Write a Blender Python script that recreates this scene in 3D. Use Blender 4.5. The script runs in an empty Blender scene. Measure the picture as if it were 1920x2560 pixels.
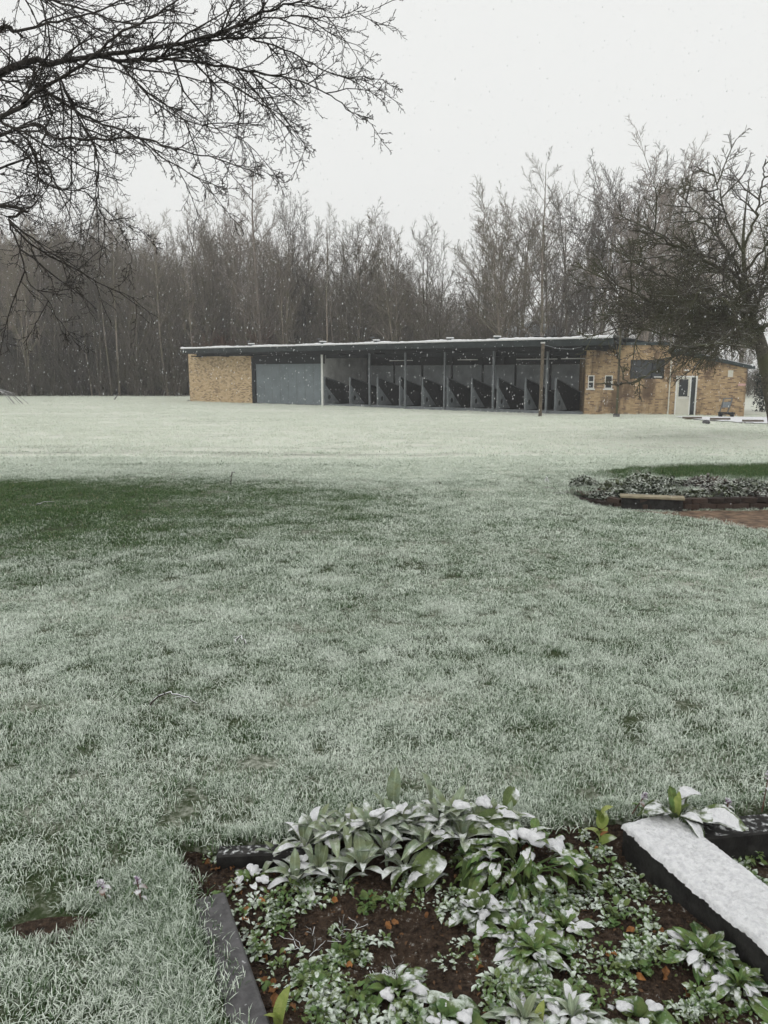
import bpy, math, random
import numpy as np
from mathutils import Vector, Matrix

# ------------------------------------------------------------------ camera, sky, sun, exposure
scene = bpy.context.scene
FPX, EYE, HORIZON = 1922.0, 1.6, 928.0          # focal length and horizon in photograph pixels, eye height
PITCH = math.atan((1280 - HORIZON) / FPX)
cam_data = bpy.data.cameras.new('camera')
cam = bpy.data.objects.new('camera', cam_data)
scene.collection.objects.link(cam)
cam.location = (0, 0, EYE)
cam.rotation_euler = (math.pi / 2 - PITCH, 0, 0)
cam_data.sensor_fit = 'VERTICAL'
cam_data.sensor_height = 36
cam_data.lens = 36 * FPX / 2560
cam_data.clip_start = 0.05
cam_data.clip_end = 1000
scene.camera = cam

SUN_EL, SUN_AZ = math.radians(48), math.radians(205)
world = bpy.data.worlds.new('World')
scene.world = world
world.use_nodes = True
wn = world.node_tree
wn.nodes.clear()
w_out = wn.nodes.new('ShaderNodeOutputWorld')
w_bg = wn.nodes.new('ShaderNodeBackground')
w_sky = wn.nodes.new('ShaderNodeTexSky')
w_sky.sky_type = 'NISHITA'
w_sky.sun_disc = False
w_sky.sun_elevation = SUN_EL
w_sky.sun_rotation = SUN_AZ
w_sky.air_density = 1.0
w_sky.dust_density = 6.0
w_hs = wn.nodes.new('ShaderNodeHueSaturation')
w_hs.inputs['Saturation'].default_value = 0.1
w_mix = wn.nodes.new('ShaderNodeMix')
w_mix.data_type = 'RGBA'
w_mix.inputs[0].default_value = 0.93             # closed cloud cover
w_mix.inputs[7].default_value = (9.45, 9.55, 9.4, 1)
wn.links.new(w_sky.outputs[0], w_hs.inputs['Color'])
wn.links.new(w_hs.outputs[0], w_mix.inputs[6])
wn.links.new(w_mix.outputs[2], w_bg.inputs[0])
w_bg.inputs[1].default_value = 0.1
wn.links.new(w_bg.outputs[0], w_out.inputs[0])

sun_data = bpy.data.lights.new('sun', 'SUN')
sun_data.energy = 0.5
sun_data.angle = math.radians(35)
sun_data.color = (1.0, 0.97, 0.93)
sun = bpy.data.objects.new('sun', sun_data)
scene.collection.objects.link(sun)
sun.rotation_euler = (math.pi / 2 - SUN_EL, 0, math.pi - SUN_AZ)

vs = scene.view_settings
vs.view_transform = 'Standard'
vs.look = 'None'
vs.exposure = 0.0
vs.gamma = 1.0
vs.use_curve_mapping = False
scene.cycles.volume_bounces = 0
scene.cycles.diffuse_bounces = 3
scene.cycles.max_bounces = 5
scene.cycles.use_adaptive_sampling = True
scene.cycles.adaptive_threshold = 0.05
scene.cycles.transparent_max_bounces = 8

# ------------------------------------------------------------------ helpers
COL = scene.collection
rng = np.random.default_rng(11)
random.seed(11)


def ray(px, py):
    x, y = (px - 960) / FPX, (1280 - py) / FPX
    return np.array([x, math.cos(PITCH) + y * math.sin(PITCH), -math.sin(PITCH) + y * math.cos(PITCH)])


def onz(px, py, z):
    d = ray(px, py)
    return np.array([0, 0, EYE]) + d * ((z - EYE) / d[2])


def at(px, py, Y):
    d = ray(px, py)
    return np.array([0, 0, EYE]) + d * (Y / d[1])


def gz(x, y):
    """height of the lawn"""
    x = np.asarray(x, float)
    y = np.asarray(y, float)
    z = -0.75 * np.clip((y - 2.0) / 40.0, 0, 1)
    far = np.clip((y - 5) / 6, 0, 1) * np.clip((60 - y) / 15, 0, 1)
    return z + far * 0.03 * (np.sin(x * 0.55 + y * 0.31) + 0.6 * np.sin(x * 0.23 - y * 0.83 + 1))


def ong(px, py):
    z = -0.1
    for _ in range(25):
        p = onz(px, py, z)
        z = 0.5 * z + 0.5 * float(gz(p[0], p[1]))
    return onz(px, py, z)


def tag(o, label=None, cat=None, group=None, kind=None):
    if label: o['label'] = label
    if cat: o['category'] = cat
    if group: o['group'] = group
    if kind: o['kind'] = kind
    return o


def link(o, parent=None):
    COL.objects.link(o)
    if parent is not None:
        o.parent = parent
    return o


def empty(name, loc=(0, 0, 0), rz=0.0, parent=None):
    o = bpy.data.objects.new(name, None)
    o.empty_display_size = 0.2
    o.location = loc
    o.rotation_euler = (0, 0, rz)
    return link(o, parent)


def mesh_data(name, V, faces, mat=None, smooth=False, attrs=None):
    """V: n x 3; faces: list of arrays (m x k)"""
    V = np.asarray(V, np.float32)
    me = bpy.data.meshes.new(name)
    faces = [np.asarray(f, np.int32) for f in faces if len(f)]
    me.vertices.add(len(V))
    me.vertices.foreach_set('co', V.ravel())
    nl = sum(f.size for f in faces)
    npoly = sum(len(f) for f in faces)
    me.loops.add(nl)
    me.loops.foreach_set('vertex_index', np.concatenate([f.ravel() for f in faces]))
    me.polygons.add(npoly)
    tot = np.concatenate([np.full(len(f), f.shape[1], np.int32) for f in faces])
    start = np.concatenate([[0], np.cumsum(tot)[:-1]]).astype(np.int32)
    me.polygons.foreach_set('loop_start', start)
    me.polygons.foreach_set('use_smooth', np.full(npoly, bool(smooth)))
    me.update(calc_edges=True)
    me.validate()
    for k, a in (attrs or {}).items():
        at_ = me.attributes.new(k, 'FLOAT', 'POINT')
        at_.data.foreach_set('value', np.asarray(a, np.float32))
    if mat is not None:
        me.materials.append(mat)
    return me


def obj(name, me, parent=None, loc=None, rot=None, scale=None):
    o = bpy.data.objects.new(name, me)
    if loc is not None: o.location = loc
    if rot is not None: o.rotation_euler = rot
    if scale is not None: o.scale = (scale,) * 3 if np.isscalar(scale) else scale
    return link(o, parent)


class MB:
    """collects boxes, prisms and sheets into one mesh"""
    def __init__(self):
        self.v, self.q, self.t = [], [], []

    def add(self, V, quads=(), tris=()):
        b = len(self.v)
        self.v.extend([tuple(map(float, p)) for p in V])
        self.q.extend([tuple(i + b for i in f) for f in quads])
        self.t.extend([tuple(i + b for i in f) for f in tris])
        return self

    def box(self, x0, x1, y0, y1, z0, z1):
        V = [(x, y, z) for z in (z0, z1) for y in (y0, y1) for x in (x0, x1)]
        return self.add(V, [(0, 2, 3, 1), (4, 5, 7, 6), (0, 1, 5, 4), (2, 6, 7, 3), (0, 4, 6, 2), (1, 3, 7, 5)])

    def bar(self, a, b, w, h=None, up=(0, 0, 1)):
        """box beam from a to b, w wide and h high"""
        h = h or w
        a, b, up = Vector(a), Vector(b), Vector(up)
        t = (b - a).normalized()
        s = t.cross(up)
        if s.length < 1e-4: s = t.cross(Vector((1, 0, 0)))
        s.normalize()
        u = s.cross(t)
        V = []
        for p in (a, b):
            for i, j in ((-1, -1), (1, -1), (1, 1), (-1, 1)):
                V.append(p + s * (i * w / 2) + u * (j * h / 2))
        return self.add(V, [(0, 1, 2, 3), (7, 6, 5, 4), (0, 4, 5, 1), (1, 5, 6, 2), (2, 6, 7, 3), (3, 7, 4, 0)])

    def prism(self, poly, axis, d0, d1):
        """poly: 2-D outline, extruded along axis 'x' or 'y' or 'z' from d0 to d1"""
        def P(a, b, d):
            return {'x': (d, a, b), 'y': (a, d, b), 'z': (a, b, d)}[axis]
        n = len(poly)
        V = [P(a, b, d0) for a, b in poly] + [P(a, b, d1) for a, b in poly]
        b = len(self.v)
        self.v.extend(V)
        for i in range(n):
            j = (i + 1) % n
            self.q.append((b + i, b + j, b + n + j, b + n + i))
        for i in range(1, n - 1):
            self.t.append((b, b + i + 1, b + i))
            self.t.append((b + n, b + n + i, b + n + i + 1))
        return self

    def build(self, name, mat, parent=None, loc=None, rot=None, bevel=0.0, smooth=False):
        me = mesh_data(name, self.v, [np.array(self.q).reshape(-1, 4), np.array(self.t).reshape(-1, 3)], mat, smooth)
        import bmesh
        bm = bmesh.new()
        bm.from_mesh(me)
        bmesh.ops.recalc_face_normals(bm, faces=bm.faces)
        if bevel:
            bmesh.ops.bevel(bm, geom=bm.edges[:], offset=bevel, segments=1, affect='EDGES')
        bm.to_mesh(me)
        bm.free()
        return obj(name, me, parent, loc, rot)


def tubes(polys, sides=4):
    """polys: list of (points K x 3, radii K) -> V, quads"""
    by = {}
    for p, r in polys:
        by.setdefault(len(p), []).append((p, r))
    Vs, Qs, base = [], [], 0
    ang = np.arange(sides) * 2 * math.pi / sides
    for K, L in by.items():
        P = np.array([p for p, _ in L], float)
        Rr = np.array([r for _, r in L], float)
        M = len(L)
        T = np.gradient(P, axis=1)
        T /= np.linalg.norm(T, axis=2, keepdims=True) + 1e-9
        ref = np.zeros_like(T)
        steep = np.abs(T.mean(1)[:, 2]) > 0.75
        ref[steep, :, 0] = 1
        ref[~steep, :, 2] = 1
        A = np.cross(T, ref)
        A /= np.linalg.norm(A, axis=2, keepdims=True) + 1e-9
        B = np.cross(T, A)
        V = P[:, :, None, :] + Rr[:, :, None, None] * (A[:, :, None, :] * np.cos(ang)[None, None, :, None] + B[:, :, None, :] * np.sin(ang)[None, None, :, None])
        Vs.append(V.reshape(-1, 3))
        m, k, s = np.meshgrid(np.arange(M), np.arange(K - 1), np.arange(sides), indexing='ij')
        s2 = (s + 1) % sides
        i0 = (m * K + k) * sides
        i1 = (m * K + k + 1) * sides
        Q = np.stack([i0 + s, i1 + s, i1 + s2, i0 + s2], -1).reshape(-1, 4) + base
        Qs.append(Q)
        base += M * K * sides
    return np.concatenate(Vs), np.concatenate(Qs)


def tube_mesh(name, polys, sides, mat, smooth=True):
    V, Q = tubes(polys, sides)
    return mesh_data(name, V, [Q], mat, smooth)


def smooth_path(pts, n, r=None):
    """Catmull-Rom resample of control points"""
    P = np.asarray(pts, float)
    P = np.vstack([2 * P[0] - P[1], P, 2 * P[-1] - P[-2]])
    m = len(P) - 3
    out = []
    for u in np.linspace(0, m - 1e-6, n):
        i = int(u)
        t = u - i
        a, b, c, d = P[i:i + 4]
        out.append(0.5 * (2 * b + (c - a) * t + (2 * a - 5 * b + 4 * c - d) * t * t + (3 * b - a - 3 * c + d) * t ** 3))
    return np.array(out)


def unit(v):
    return v / (np.linalg.norm(v) + 1e-9)


def inpoly(x, y, poly):
    x = np.asarray(x)
    y = np.asarray(y)
    c = np.zeros(x.shape, bool)
    n = len(poly)
    for i in range(n):
        x0, y0 = poly[i][:2]
        x1, y1 = poly[(i + 1) % n][:2]
        k = ((y0 > y) != (y1 > y)) & (x < (x1 - x0) * (y - y0) / (y1 - y0 + 1e-12) + x0)
        c ^= k
    return c


# ------------------------------------------------------------------ materials
def mix(nt, fac, a, b, blend='MIX'):
    n = nt.nodes.new('ShaderNodeMix')
    n.data_type = 'RGBA'
    n.blend_type = blend
    for i, v in ((0, fac), (6, a), (7, b)):
        if hasattr(v, 'is_output') or isinstance(v, bpy.types.NodeSocket):
            nt.links.new(v, n.inputs[i])
        elif i == 0:
            n.inputs[0].default_value = v
        else:
            n.inputs[i].default_value = (*v, 1)
    return n.outputs[2]


def math_n(nt, op, a, b=None, c=None, clamp=False):
    n = nt.nodes.new('ShaderNodeMath')
    n.operation = op
    n.use_clamp = clamp
    for i, v in enumerate((a, b, c)):
        if v is None: continue
        if isinstance(v, bpy.types.NodeSocket): nt.links.new(v, n.inputs[i])
        else: n.inputs[i].default_value = v
    return n.outputs[0]


def ramp(nt, v, lo, hi, to0=0.0, to1=1.0, smooth=True):
    n = nt.nodes.new('ShaderNodeMapRange')
    if smooth: n.interpolation_type = 'SMOOTHSTEP'
    nt.links.new(v, n.inputs[0])
    for i, x in ((1, lo), (2, hi), (3, to0), (4, to1)):
        n.inputs[i].default_value = x
    return n.outputs[0]


def coords(nt, kind='Object', scale=None):
    n = nt.nodes.new('ShaderNodeTexCoord')
    if kind == 'World':
        n = nt.nodes.new('ShaderNodeNewGeometry')
        s = n.outputs['Position']
    else:
        s = n.outputs[kind]
    if scale is not None:
        m = nt.nodes.new('ShaderNodeMapping')
        m.inputs['Scale'].default_value = scale
        nt.links.new(s, m.inputs[0])
        s = m.outputs[0]
    return s


def noise(nt, vec, scale=5.0, detail=4.0, rough=0.55, distort=0.0):
    n = nt.nodes.new('ShaderNodeTexNoise')
    n.inputs['Scale'].default_value = scale
    n.inputs['Detail'].default_value = detail
    n.inputs['Roughness'].default_value = rough
    n.inputs['Distortion'].default_value = distort
    nt.links.new(vec, n.inputs['Vector'])
    return n.outputs[0]


def sep(nt, v):
    n = nt.nodes.new('ShaderNodeSeparateXYZ')
    nt.links.new(v, n.inputs[0])
    return n.outputs


def new_mat(name, rough=0.8, spec=0.3):
    m = bpy.data.materials.new(name)
    m.use_nodes = True
    nt = m.node_tree
    b = nt.nodes['Principled BSDF']
    b.inputs['Roughness'].default_value = rough
    b.inputs['Specular IOR Level'].default_value = spec
    return m, nt, b


def setc(nt, b, c):
    if isinstance(c, bpy.types.NodeSocket): nt.links.new(c, b.inputs['Base Color'])
    else: b.inputs['Base Color'].default_value = (*c, 1)


def bump(nt, b, h, strength=0.3, dist=0.02):
    n = nt.nodes.new('ShaderNodeBump')
    n.inputs['Strength'].default_value = strength
    n.inputs['Distance'].default_value = dist
    nt.links.new(h, n.inputs['Height'])
    nt.links.new(n.outputs[0], b.inputs['Normal'])


SNOW = (0.80, 0.82, 0.83)


def snow_fac(nt, lo, hi, scale, amp=0.5, coord='Object'):
    """how much snow lies: on faces that look up, broken by noise"""
    g = nt.nodes.new('ShaderNodeNewGeometry')
    z = sep(nt, g.outputs['Normal'])[2]
    nz = noise(nt, coords(nt, coord), scale, 3)
    s = math_n(nt, 'MULTIPLY_ADD', nz, amp, z)
    return ramp(nt, s, lo, hi)


def simple(name, c, rough=0.7, spec=0.3, var=0.25, scale=6.0, metallic=0.0, bumps=0.0, snow=None, coord='Object'):
    m, nt, b = new_mat(name, rough, spec)
    n = noise(nt, coords(nt, coord), scale, 5, 0.6)
    lo = tuple(x * (1 - var) for x in c)
    hi = tuple(min(1, x * (1 + var)) for x in c)
    col = mix(nt, ramp(nt, n, 0.3, 0.7), lo, hi)
    if snow:
        col = mix(nt, snow_fac(nt, *snow), col, SNOW)
    setc(nt, b, col)
    b.inputs['Metallic'].default_value = metallic
    if bumps:
        bump(nt, b, n, bumps)
    return m


def bare_fac(nt, pos):
    """1 where the near tree has kept the snow off the lawn, 0 in the open"""
    x, y, z = sep(nt, pos)
    dx = math_n(nt, 'DIVIDE', math_n(nt, 'ADD', x, 6.8), 6.6)
    yc = math_n(nt, 'SUBTRACT', y, 11.5)
    dy = math_n(nt, 'MAXIMUM', math_n(nt, 'DIVIDE', yc, 1.3), math_n(nt, 'DIVIDE', yc, -6.2))
    r = math_n(nt, 'SQRT', math_n(nt, 'ADD', math_n(nt, 'MULTIPLY', dx, dx), math_n(nt, 'MULTIPLY', dy, dy)))
    nz = noise(nt, pos, 1.3, 4)
    r = math_n(nt, 'ADD', r, math_n(nt, 'MULTIPLY', math_n(nt, 'SUBTRACT', nz, 0.5), 0.8))
    a = ramp(nt, r, 1.2, -0.05, smooth=False)
    # the back of the mid bed, where taller grass shows green
    ex = math_n(nt, 'DIVIDE', math_n(nt, 'SUBTRACT', x, 7.6), 4.4)
    ey = math_n(nt, 'DIVIDE', math_n(nt, 'SUBTRACT', y, 13.2), 1.25)
    q = math_n(nt, 'SQRT', math_n(nt, 'ADD', math_n(nt, 'MULTIPLY', ex, ex), math_n(nt, 'MULTIPLY', ey, ey)))
    q = math_n(nt, 'ADD', q, math_n(nt, 'MULTIPLY', math_n(nt, 'SUBTRACT', nz, 0.5), 1.1))
    return math_n(nt, 'MAXIMUM', a, ramp(nt, q, 1.2, 0.35))


def make_ground_mat():
    m, nt, b = new_mat('lawn_ground', 0.9, 0.15)
    pos = coords(nt, 'World')
    bare = bare_fac(nt, pos)
    fine = noise(nt, pos, 38, 4, 0.7)
    mid = noise(nt, coords(nt, 'World', (0.16, 1.3, 1)), 1.0, 5, 0.6)
    patch = noise(nt, pos, 0.5, 4, 0.6)
    y = sep(nt, pos)[1]
    far = ramp(nt, y, 7, 22)
    s = math_n(nt, 'ADD', math_n(nt, 'MULTIPLY', fine, 0.55), math_n(nt, 'ADD', math_n(nt, 'MULTIPLY', mid, 0.75), math_n(nt, 'MULTIPLY', patch, 0.3)))
    cover = math_n(nt, 'ADD', s, math_n(nt, 'MULTIPLY', far, 0.32))
    cov = ramp(nt, cover, 0.72, 1.12)
    cov = math_n(nt, 'MULTIPLY', cov, math_n(nt, 'SUBTRACT', 1.0, bare))
    green = mix(nt, fine, (0.02, 0.03, 0.012), (0.075, 0.10, 0.045))
    col = mix(nt, cov, green, (0.72, 0.735, 0.65))
    setc(nt, b, col)
    bump(nt, b, fine, 0.6, 0.03)
    return m


def make_blade_mat():
    m, nt, b = new_mat('frosted_grass_blade', 0.65, 0.25)
    def at_(n):
        a = nt.nodes.new('ShaderNodeAttribute')
        a.attribute_name = n
        return a.outputs['Fac']
    rnd, t = at_('rnd'), at_('t')
    pos = coords(nt, 'World')
    bare = bare_fac(nt, pos)
    nz = noise(nt, pos, 2.2, 5, 0.65)
    fine = noise(nt, pos, 260, 2, 0.7)
    streak = noise(nt, coords(nt, 'World', (0.16, 1.3, 1)), 1.0, 5, 0.6)
    y = sep(nt, pos)[1]
    far = ramp(nt, y, 8, 24)
    f = math_n(nt, 'MULTIPLY_ADD', t, 0.5, math_n(nt, 'MULTIPLY', rnd, 0.75))
    f = math_n(nt, 'MULTIPLY_ADD', nz, 0.85, f)
    f = math_n(nt, 'MULTIPLY_ADD', fine, 0.8, f)
    f = math_n(nt, 'MULTIPLY_ADD', far, 0.07, f)
    f = math_n(nt, 'MULTIPLY_ADD', far, math_n(nt, 'MULTIPLY_ADD', streak, 1.1, -0.12), f)
    f = math_n(nt, 'MULTIPLY_ADD', bare, -1.1, f)
    midlawn = math_n(nt, 'MULTIPLY', ramp(nt, y, 3.5, 7), ramp(nt, y, 15, 10))
    f = math_n(nt, 'MULTIPLY_ADD', midlawn, -0.06, f)
    big = noise(nt, pos, 0.55, 3)
    f = math_n(nt, 'MULTIPLY_ADD', math_n(nt, 'SUBTRACT', big, 0.5), 0.4, f)
    f = math_n(nt, 'MULTIPLY_ADD', ramp(nt, y, 4.2, 1.6), -0.16, f)
    fr = ramp(nt, f, 1.06, 1.58)
    green = mix(nt, rnd, (0.035, 0.085, 0.024), (0.12, 0.205, 0.065))
    straw = ramp(nt, rnd, 0.93, 0.97)
    green = mix(nt, straw, green, (0.26, 0.22, 0.11))
    frost = mix(nt, nz, (0.64, 0.74, 0.62), (0.83, 0.87, 0.80))
    frost = mix(nt, far, frost, (0.74, 0.78, 0.69))
    setc(nt, b, mix(nt, fr, green, frost))
    return m


def make_brick_mat(name, c1, c2, cdark, mortar, stain=0.0, seed=0.0):
    m, nt, b = new_mat(name, 0.9, 0.15)
    o = coords(nt, 'Object')
    x, y, z = sep(nt, o)
    cb = nt.nodes.new('ShaderNodeCombineXYZ')
    nt.links.new(math_n(nt, 'ADD', math_n(nt, 'ADD', x, y), seed), cb.inputs[0])
    nt.links.new(z, cb.inputs[1])
    bt = nt.nodes.new('ShaderNodeTexBrick')
    bt.inputs['Scale'].default_value = 1.0
    bt.inputs['Brick Width'].default_value = 0.225
    bt.inputs['Row Height'].default_value = 0.075
    bt.inputs['Mortar Size'].default_value = 0.006
    bt.inputs['Mortar Smooth'].default_value = 0.2
    bt.inputs['Color1'].default_value = (0, 0, 0, 1)
    bt.inputs['Color2'].default_value = (1, 1, 1, 1)
    nt.links.new(cb.outputs[0], bt.inputs['Vector'])
    rv = sep(nt, bt.outputs['Color'])[0]
    col = mix(nt, ramp(nt, rv, 0.1, 0.75, smooth=False), c1, c2)
    clump = noise(nt, cb.outputs[0], 1.6, 3)
    dk = math_n(nt, 'MULTIPLY', ramp(nt, math_n(nt, 'MULTIPLY_ADD', clump, 0.9, rv), 1.2, 1.3), 0.85)
    col = mix(nt, dk, col, cdark)
    col = mix(nt, bt.outputs['Fac'], col, mortar)
    if stain:
        st = noise(nt, coords(nt, 'Object', (0.9, 0.9, 0.35)), 1.1, 5, 0.65)
        col = mix(nt, math_n(nt, 'MULTIPLY', ramp(nt, st, 0.46, 0.62), stain), col, (0.09, 0.06, 0.045))
        st2 = noise(nt, coords(nt, 'Object', (1, 1, 0.3)), 2.7, 4, 0.6)
        col = mix(nt, math_n(nt, 'MULTIPLY', ramp(nt, st2, 0.6, 0.72), 0.4), col, (0.42, 0.38, 0.33))
    setc(nt, b, col)
    bump(nt, b, math_n(nt, 'SUBTRACT', 1.0, bt.outputs['Fac']), 0.5, 0.008)
    return m


def make_leaf_mat(name, c1, c2, snow=(0.75, 1.1, 60, 0.5), rough=0.6, vein=0.0, frost=SNOW, top=1.0):
    m, nt, b = new_mat(name, rough, 0.3)
    o = coords(nt, 'Object')
    oi = nt.nodes.new('ShaderNodeObjectInfo')
    n = noise(nt, o, 9, 4)
    f = math_n(nt, 'ADD', math_n(nt, 'MULTIPLY', n, 0.6), math_n(nt, 'MULTIPLY', oi.outputs['Random'], 0.4))
    col = mix(nt, ramp(nt, f, 0.25, 0.75), c1, c2)
    if vein:
        yv = math_n(nt, 'ABSOLUTE', sep(nt, o)[1])
        col = mix(nt, ramp(nt, yv, 0.03, 0.0, 0, vein), col, tuple(min(1, 1.9 * q) for q in c2))
    if snow:
        if len(snow) > 4:
            g = nt.nodes.new('ShaderNodeNewGeometry')
            pz = sep(nt, g.outputs['Normal'])[2]
            pos = coords(nt, 'World')
            sf = math_n(nt, 'MULTIPLY_ADD', noise(nt, pos, snow[2], 3), snow[3], math_n(nt, 'MULTIPLY', pz, 1.8))
            sf = math_n(nt, 'MULTIPLY_ADD', math_n(nt, 'SUBTRACT', noise(nt, pos, 11, 3), 0.5), snow[4], sf)
            sf = ramp(nt, sf, snow[0], snow[1])
            col = mix(nt, ramp(nt, noise(nt, pos, 30, 3), 0.35, 0.65), col, mix(nt, 0.5, col, (0.16, 0.17, 0.05)))
        else:
            sf = snow_fac(nt, snow[0], snow[1], snow[2], snow[3], 'World')
        col = mix(nt, math_n(nt, 'MULTIPLY', sf, top), col, frost)
    setc(nt, b, col)
    bump(nt, b, noise(nt, o, 24, 3), 0.35, 0.03)
    return m


def make_snow_mat():
    m, nt, b = new_mat('fresh_snow', 0.85, 0.2)
    pos = coords(nt, 'World')
    n = noise(nt, pos, 55, 5, 0.7)
    setc(nt, b, mix(nt, ramp(nt, n, 0.3, 0.62), (0.68, 0.685, 0.71), (0.86, 0.865, 0.88)))
    b.inputs['Subsurface Weight'].default_value = 0.0
    bump(nt, b, n, 0.9, 0.012)
    return m


def make_bark_mat(name, c, c2, snow=None, moss=None, vary=0.0):
    m, nt, b = new_mat(name, 0.9, 0.15)
    pos = coords(nt, 'World')
    n = noise(nt, pos, 14, 4, 0.65)
    col = mix(nt, ramp(nt, n, 0.35, 0.65), c, c2)
    if moss:
        ms = noise(nt, pos, 1.2, 3)
        col = mix(nt, math_n(nt, 'MULTIPLY', ramp(nt, ms, 0.42, 0.6), 0.8), col, moss)
    if vary:                                     # some trees darker, some paler
        oi = nt.nodes.new('ShaderNodeObjectInfo')
        v = ramp(nt, oi.outputs['Random'], 0, 1, 1 - vary, 1 + vary, smooth=False)
        cv = nt.nodes.new('ShaderNodeCombineXYZ')
        for q in range(3): nt.links.new(v, cv.inputs[q])
        col = mix(nt, 1.0, col, cv.outputs[0], 'MULTIPLY')
    if snow:
        col = mix(nt, snow_fac(nt, *snow, 'World'), col, SNOW)
    setc(nt, b, col)
    return m


M = {}
M['lawn'] = make_ground_mat()
M['blade'] = make_blade_mat()
M['snow'] = make_snow_mat()
M['brick'] = make_brick_mat('yellow_brick', (0.46, 0.33, 0.19), (0.62, 0.48, 0.31), (0.19, 0.125, 0.08), (0.50, 0.41, 0.28))
M['brick_old'] = make_brick_mat('weathered_yellow_brick', (0.36, 0.25, 0.14), (0.50, 0.36, 0.21), (0.15, 0.095, 0.065), (0.40, 0.33, 0.24), stain=0.8, seed=3.1)
M['roof'] = simple('dark_roof_sheet', (0.045, 0.06, 0.062), 0.6, var=0.3, scale=3)
M['roof_under'] = simple('dark_soffit', (0.016, 0.019, 0.022), 0.8, var=0.25, scale=2)
M['fascia'] = simple('dark_fascia', (0.022, 0.029, 0.03), 0.6, var=0.3, scale=3)
M['panel'] = simple('grey_cladding', (0.17, 0.20, 0.215), 0.6, var=0.12, scale=1.5)
M['panel_lt'] = simple('pale_grey_cladding', (0.55, 0.55, 0.54), 0.7, var=0.2, scale=1.3)
M['panel_back'] = simple('back_wall_sheet', (0.31, 0.33, 0.345), 0.7, var=0.18, scale=1.2)
M['steel'] = simple('grey_painted_steel', (0.15, 0.165, 0.175), 0.5, var=0.2, scale=4)
M['steel_dark'] = simple('dark_steel', (0.012, 0.014, 0.017), 0.5, var=0.3, scale=4)
M['gusset'] = simple('grey_board', (0.22, 0.245, 0.26), 0.7, var=0.2, scale=3)
M['mat_dark'] = simple('black_rubber_screen', (0.02, 0.023, 0.026), 0.8, var=0.6, scale=7)
M['floor'] = simple('concrete_bay_floor', (0.13, 0.135, 0.135), 0.9, var=0.2, scale=2)
M['white'] = simple('white_paint', (0.72, 0.73, 0.70), 0.5, var=0.06, scale=3)
M['cream'] = simple('cream_door_paint', (0.62, 0.61, 0.53), 0.5, var=0.06, scale=3)
M['pink'] = simple('faded_pink_sign', (0.60, 0.38, 0.36), 0.5, var=0.1)
M['timber'] = simple('weathered_pole_timber', (0.12, 0.10, 0.075), 0.9, var=0.35, scale=9)
M['timber_pale'] = simple('pale_wet_plank', (0.30, 0.26, 0.18), 0.8, var=0.25, scale=9)
M['sleeper'] = simple('black_sleeper_timber', (0.022, 0.021, 0.02), 0.75, var=0.6, scale=16, bumps=0.6, snow=(1.5, 1.75, 50, 1.0))
M['kerb'] = simple('wet_grey_edging', (0.085, 0.082, 0.085), 0.55, 0.4, var=0.4, scale=22, bumps=0.4, snow=(1.66, 1.8, 40, 1.0))
M['edge_brick'] = make_leaf_mat('dark_edging_brick', (0.028, 0.021, 0.018), (0.07, 0.048, 0.038), None, 0.9)
M['rust'] = simple('rust_brown_gravel', (0.15, 0.10, 0.066), 0.9, var=0.6, scale=9, bumps=0.5, coord='Object')
M['stone'] = simple('grey_stone', (0.10, 0.10, 0.105), 0.9, var=0.3, scale=8)
M['wood_bark'] = make_bark_mat('woodland_bark', (0.14, 0.116, 0.098), (0.27, 0.23, 0.195), None, (0.15, 0.14, 0.09), 0.5)
M['pale_bark'] = make_bark_mat('pale_skyline_bark', (0.17, 0.14, 0.12), (0.29, 0.25, 0.215))
M['thicket'] = make_bark_mat('thicket_twigs', (0.085, 0.072, 0.061), (0.165, 0.14, 0.117), None, (0.085, 0.085, 0.05), 0.5)
M['rustbush'] = make_bark_mat('rusty_bush_twigs', (0.11, 0.06, 0.042), (0.17, 0.10, 0.07))
M['near_bark'] = make_bark_mat('near_tree_bark', (0.022, 0.019, 0.017), (0.06, 0.052, 0.045), (1.1, 1.45, 9, 0.5))
M['moss_bark'] = make_bark_mat('mossy_bark', (0.05, 0.046, 0.038), (0.125, 0.112, 0.09), (1.12, 1.5, 7, 0.6), (0.085, 0.087, 0.048))
M['twig_snow'] = make_bark_mat('snowed_stick_bark', (0.035, 0.028, 0.022), (0.08, 0.065, 0.05), (0.55, 0.95, 30, 0.5))
M['soil'] = None
M['lamb'] = make_leaf_mat('felted_grey_green_leaf', (0.17, 0.23, 0.15), (0.30, 0.36, 0.25), (2.0, 2.6, 60, 1.0, 1.2), 0.9, 0.4)
_l = M['lamb'].node_tree.nodes['Principled BSDF']
_l.inputs['Sheen Weight'].default_value = 0.5
_l.inputs['Sheen Roughness'].default_value = 0.4
M['green'] = make_leaf_mat('fresh_green_leaf', (0.045, 0.10, 0.028), (0.13, 0.22, 0.065), (2.1, 2.6, 70, 1.0, 1.6), 0.55, 0.4)
M['olive'] = make_leaf_mat('broad_olive_leaf', (0.05, 0.08, 0.022), (0.11, 0.15, 0.05), (1.25, 1.55, 40, 0.9), 0.6, 0.5)
M['weed'] = make_leaf_mat('frosted_weed_leaf', (0.03, 0.075, 0.022), (0.11, 0.19, 0.06), (2.08, 2.75, 100, 1.3, 2.4), 0.7, 0.0, (0.68, 0.74, 0.68), 0.92)
M['clump_brown'] = make_leaf_mat('bed_clump_brown_leaf', (0.04, 0.028, 0.022), (0.11, 0.075, 0.055), (1.25, 1.9, 9, 1.3), 0.8, 0.0, (0.70, 0.74, 0.68), 0.85)
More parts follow.
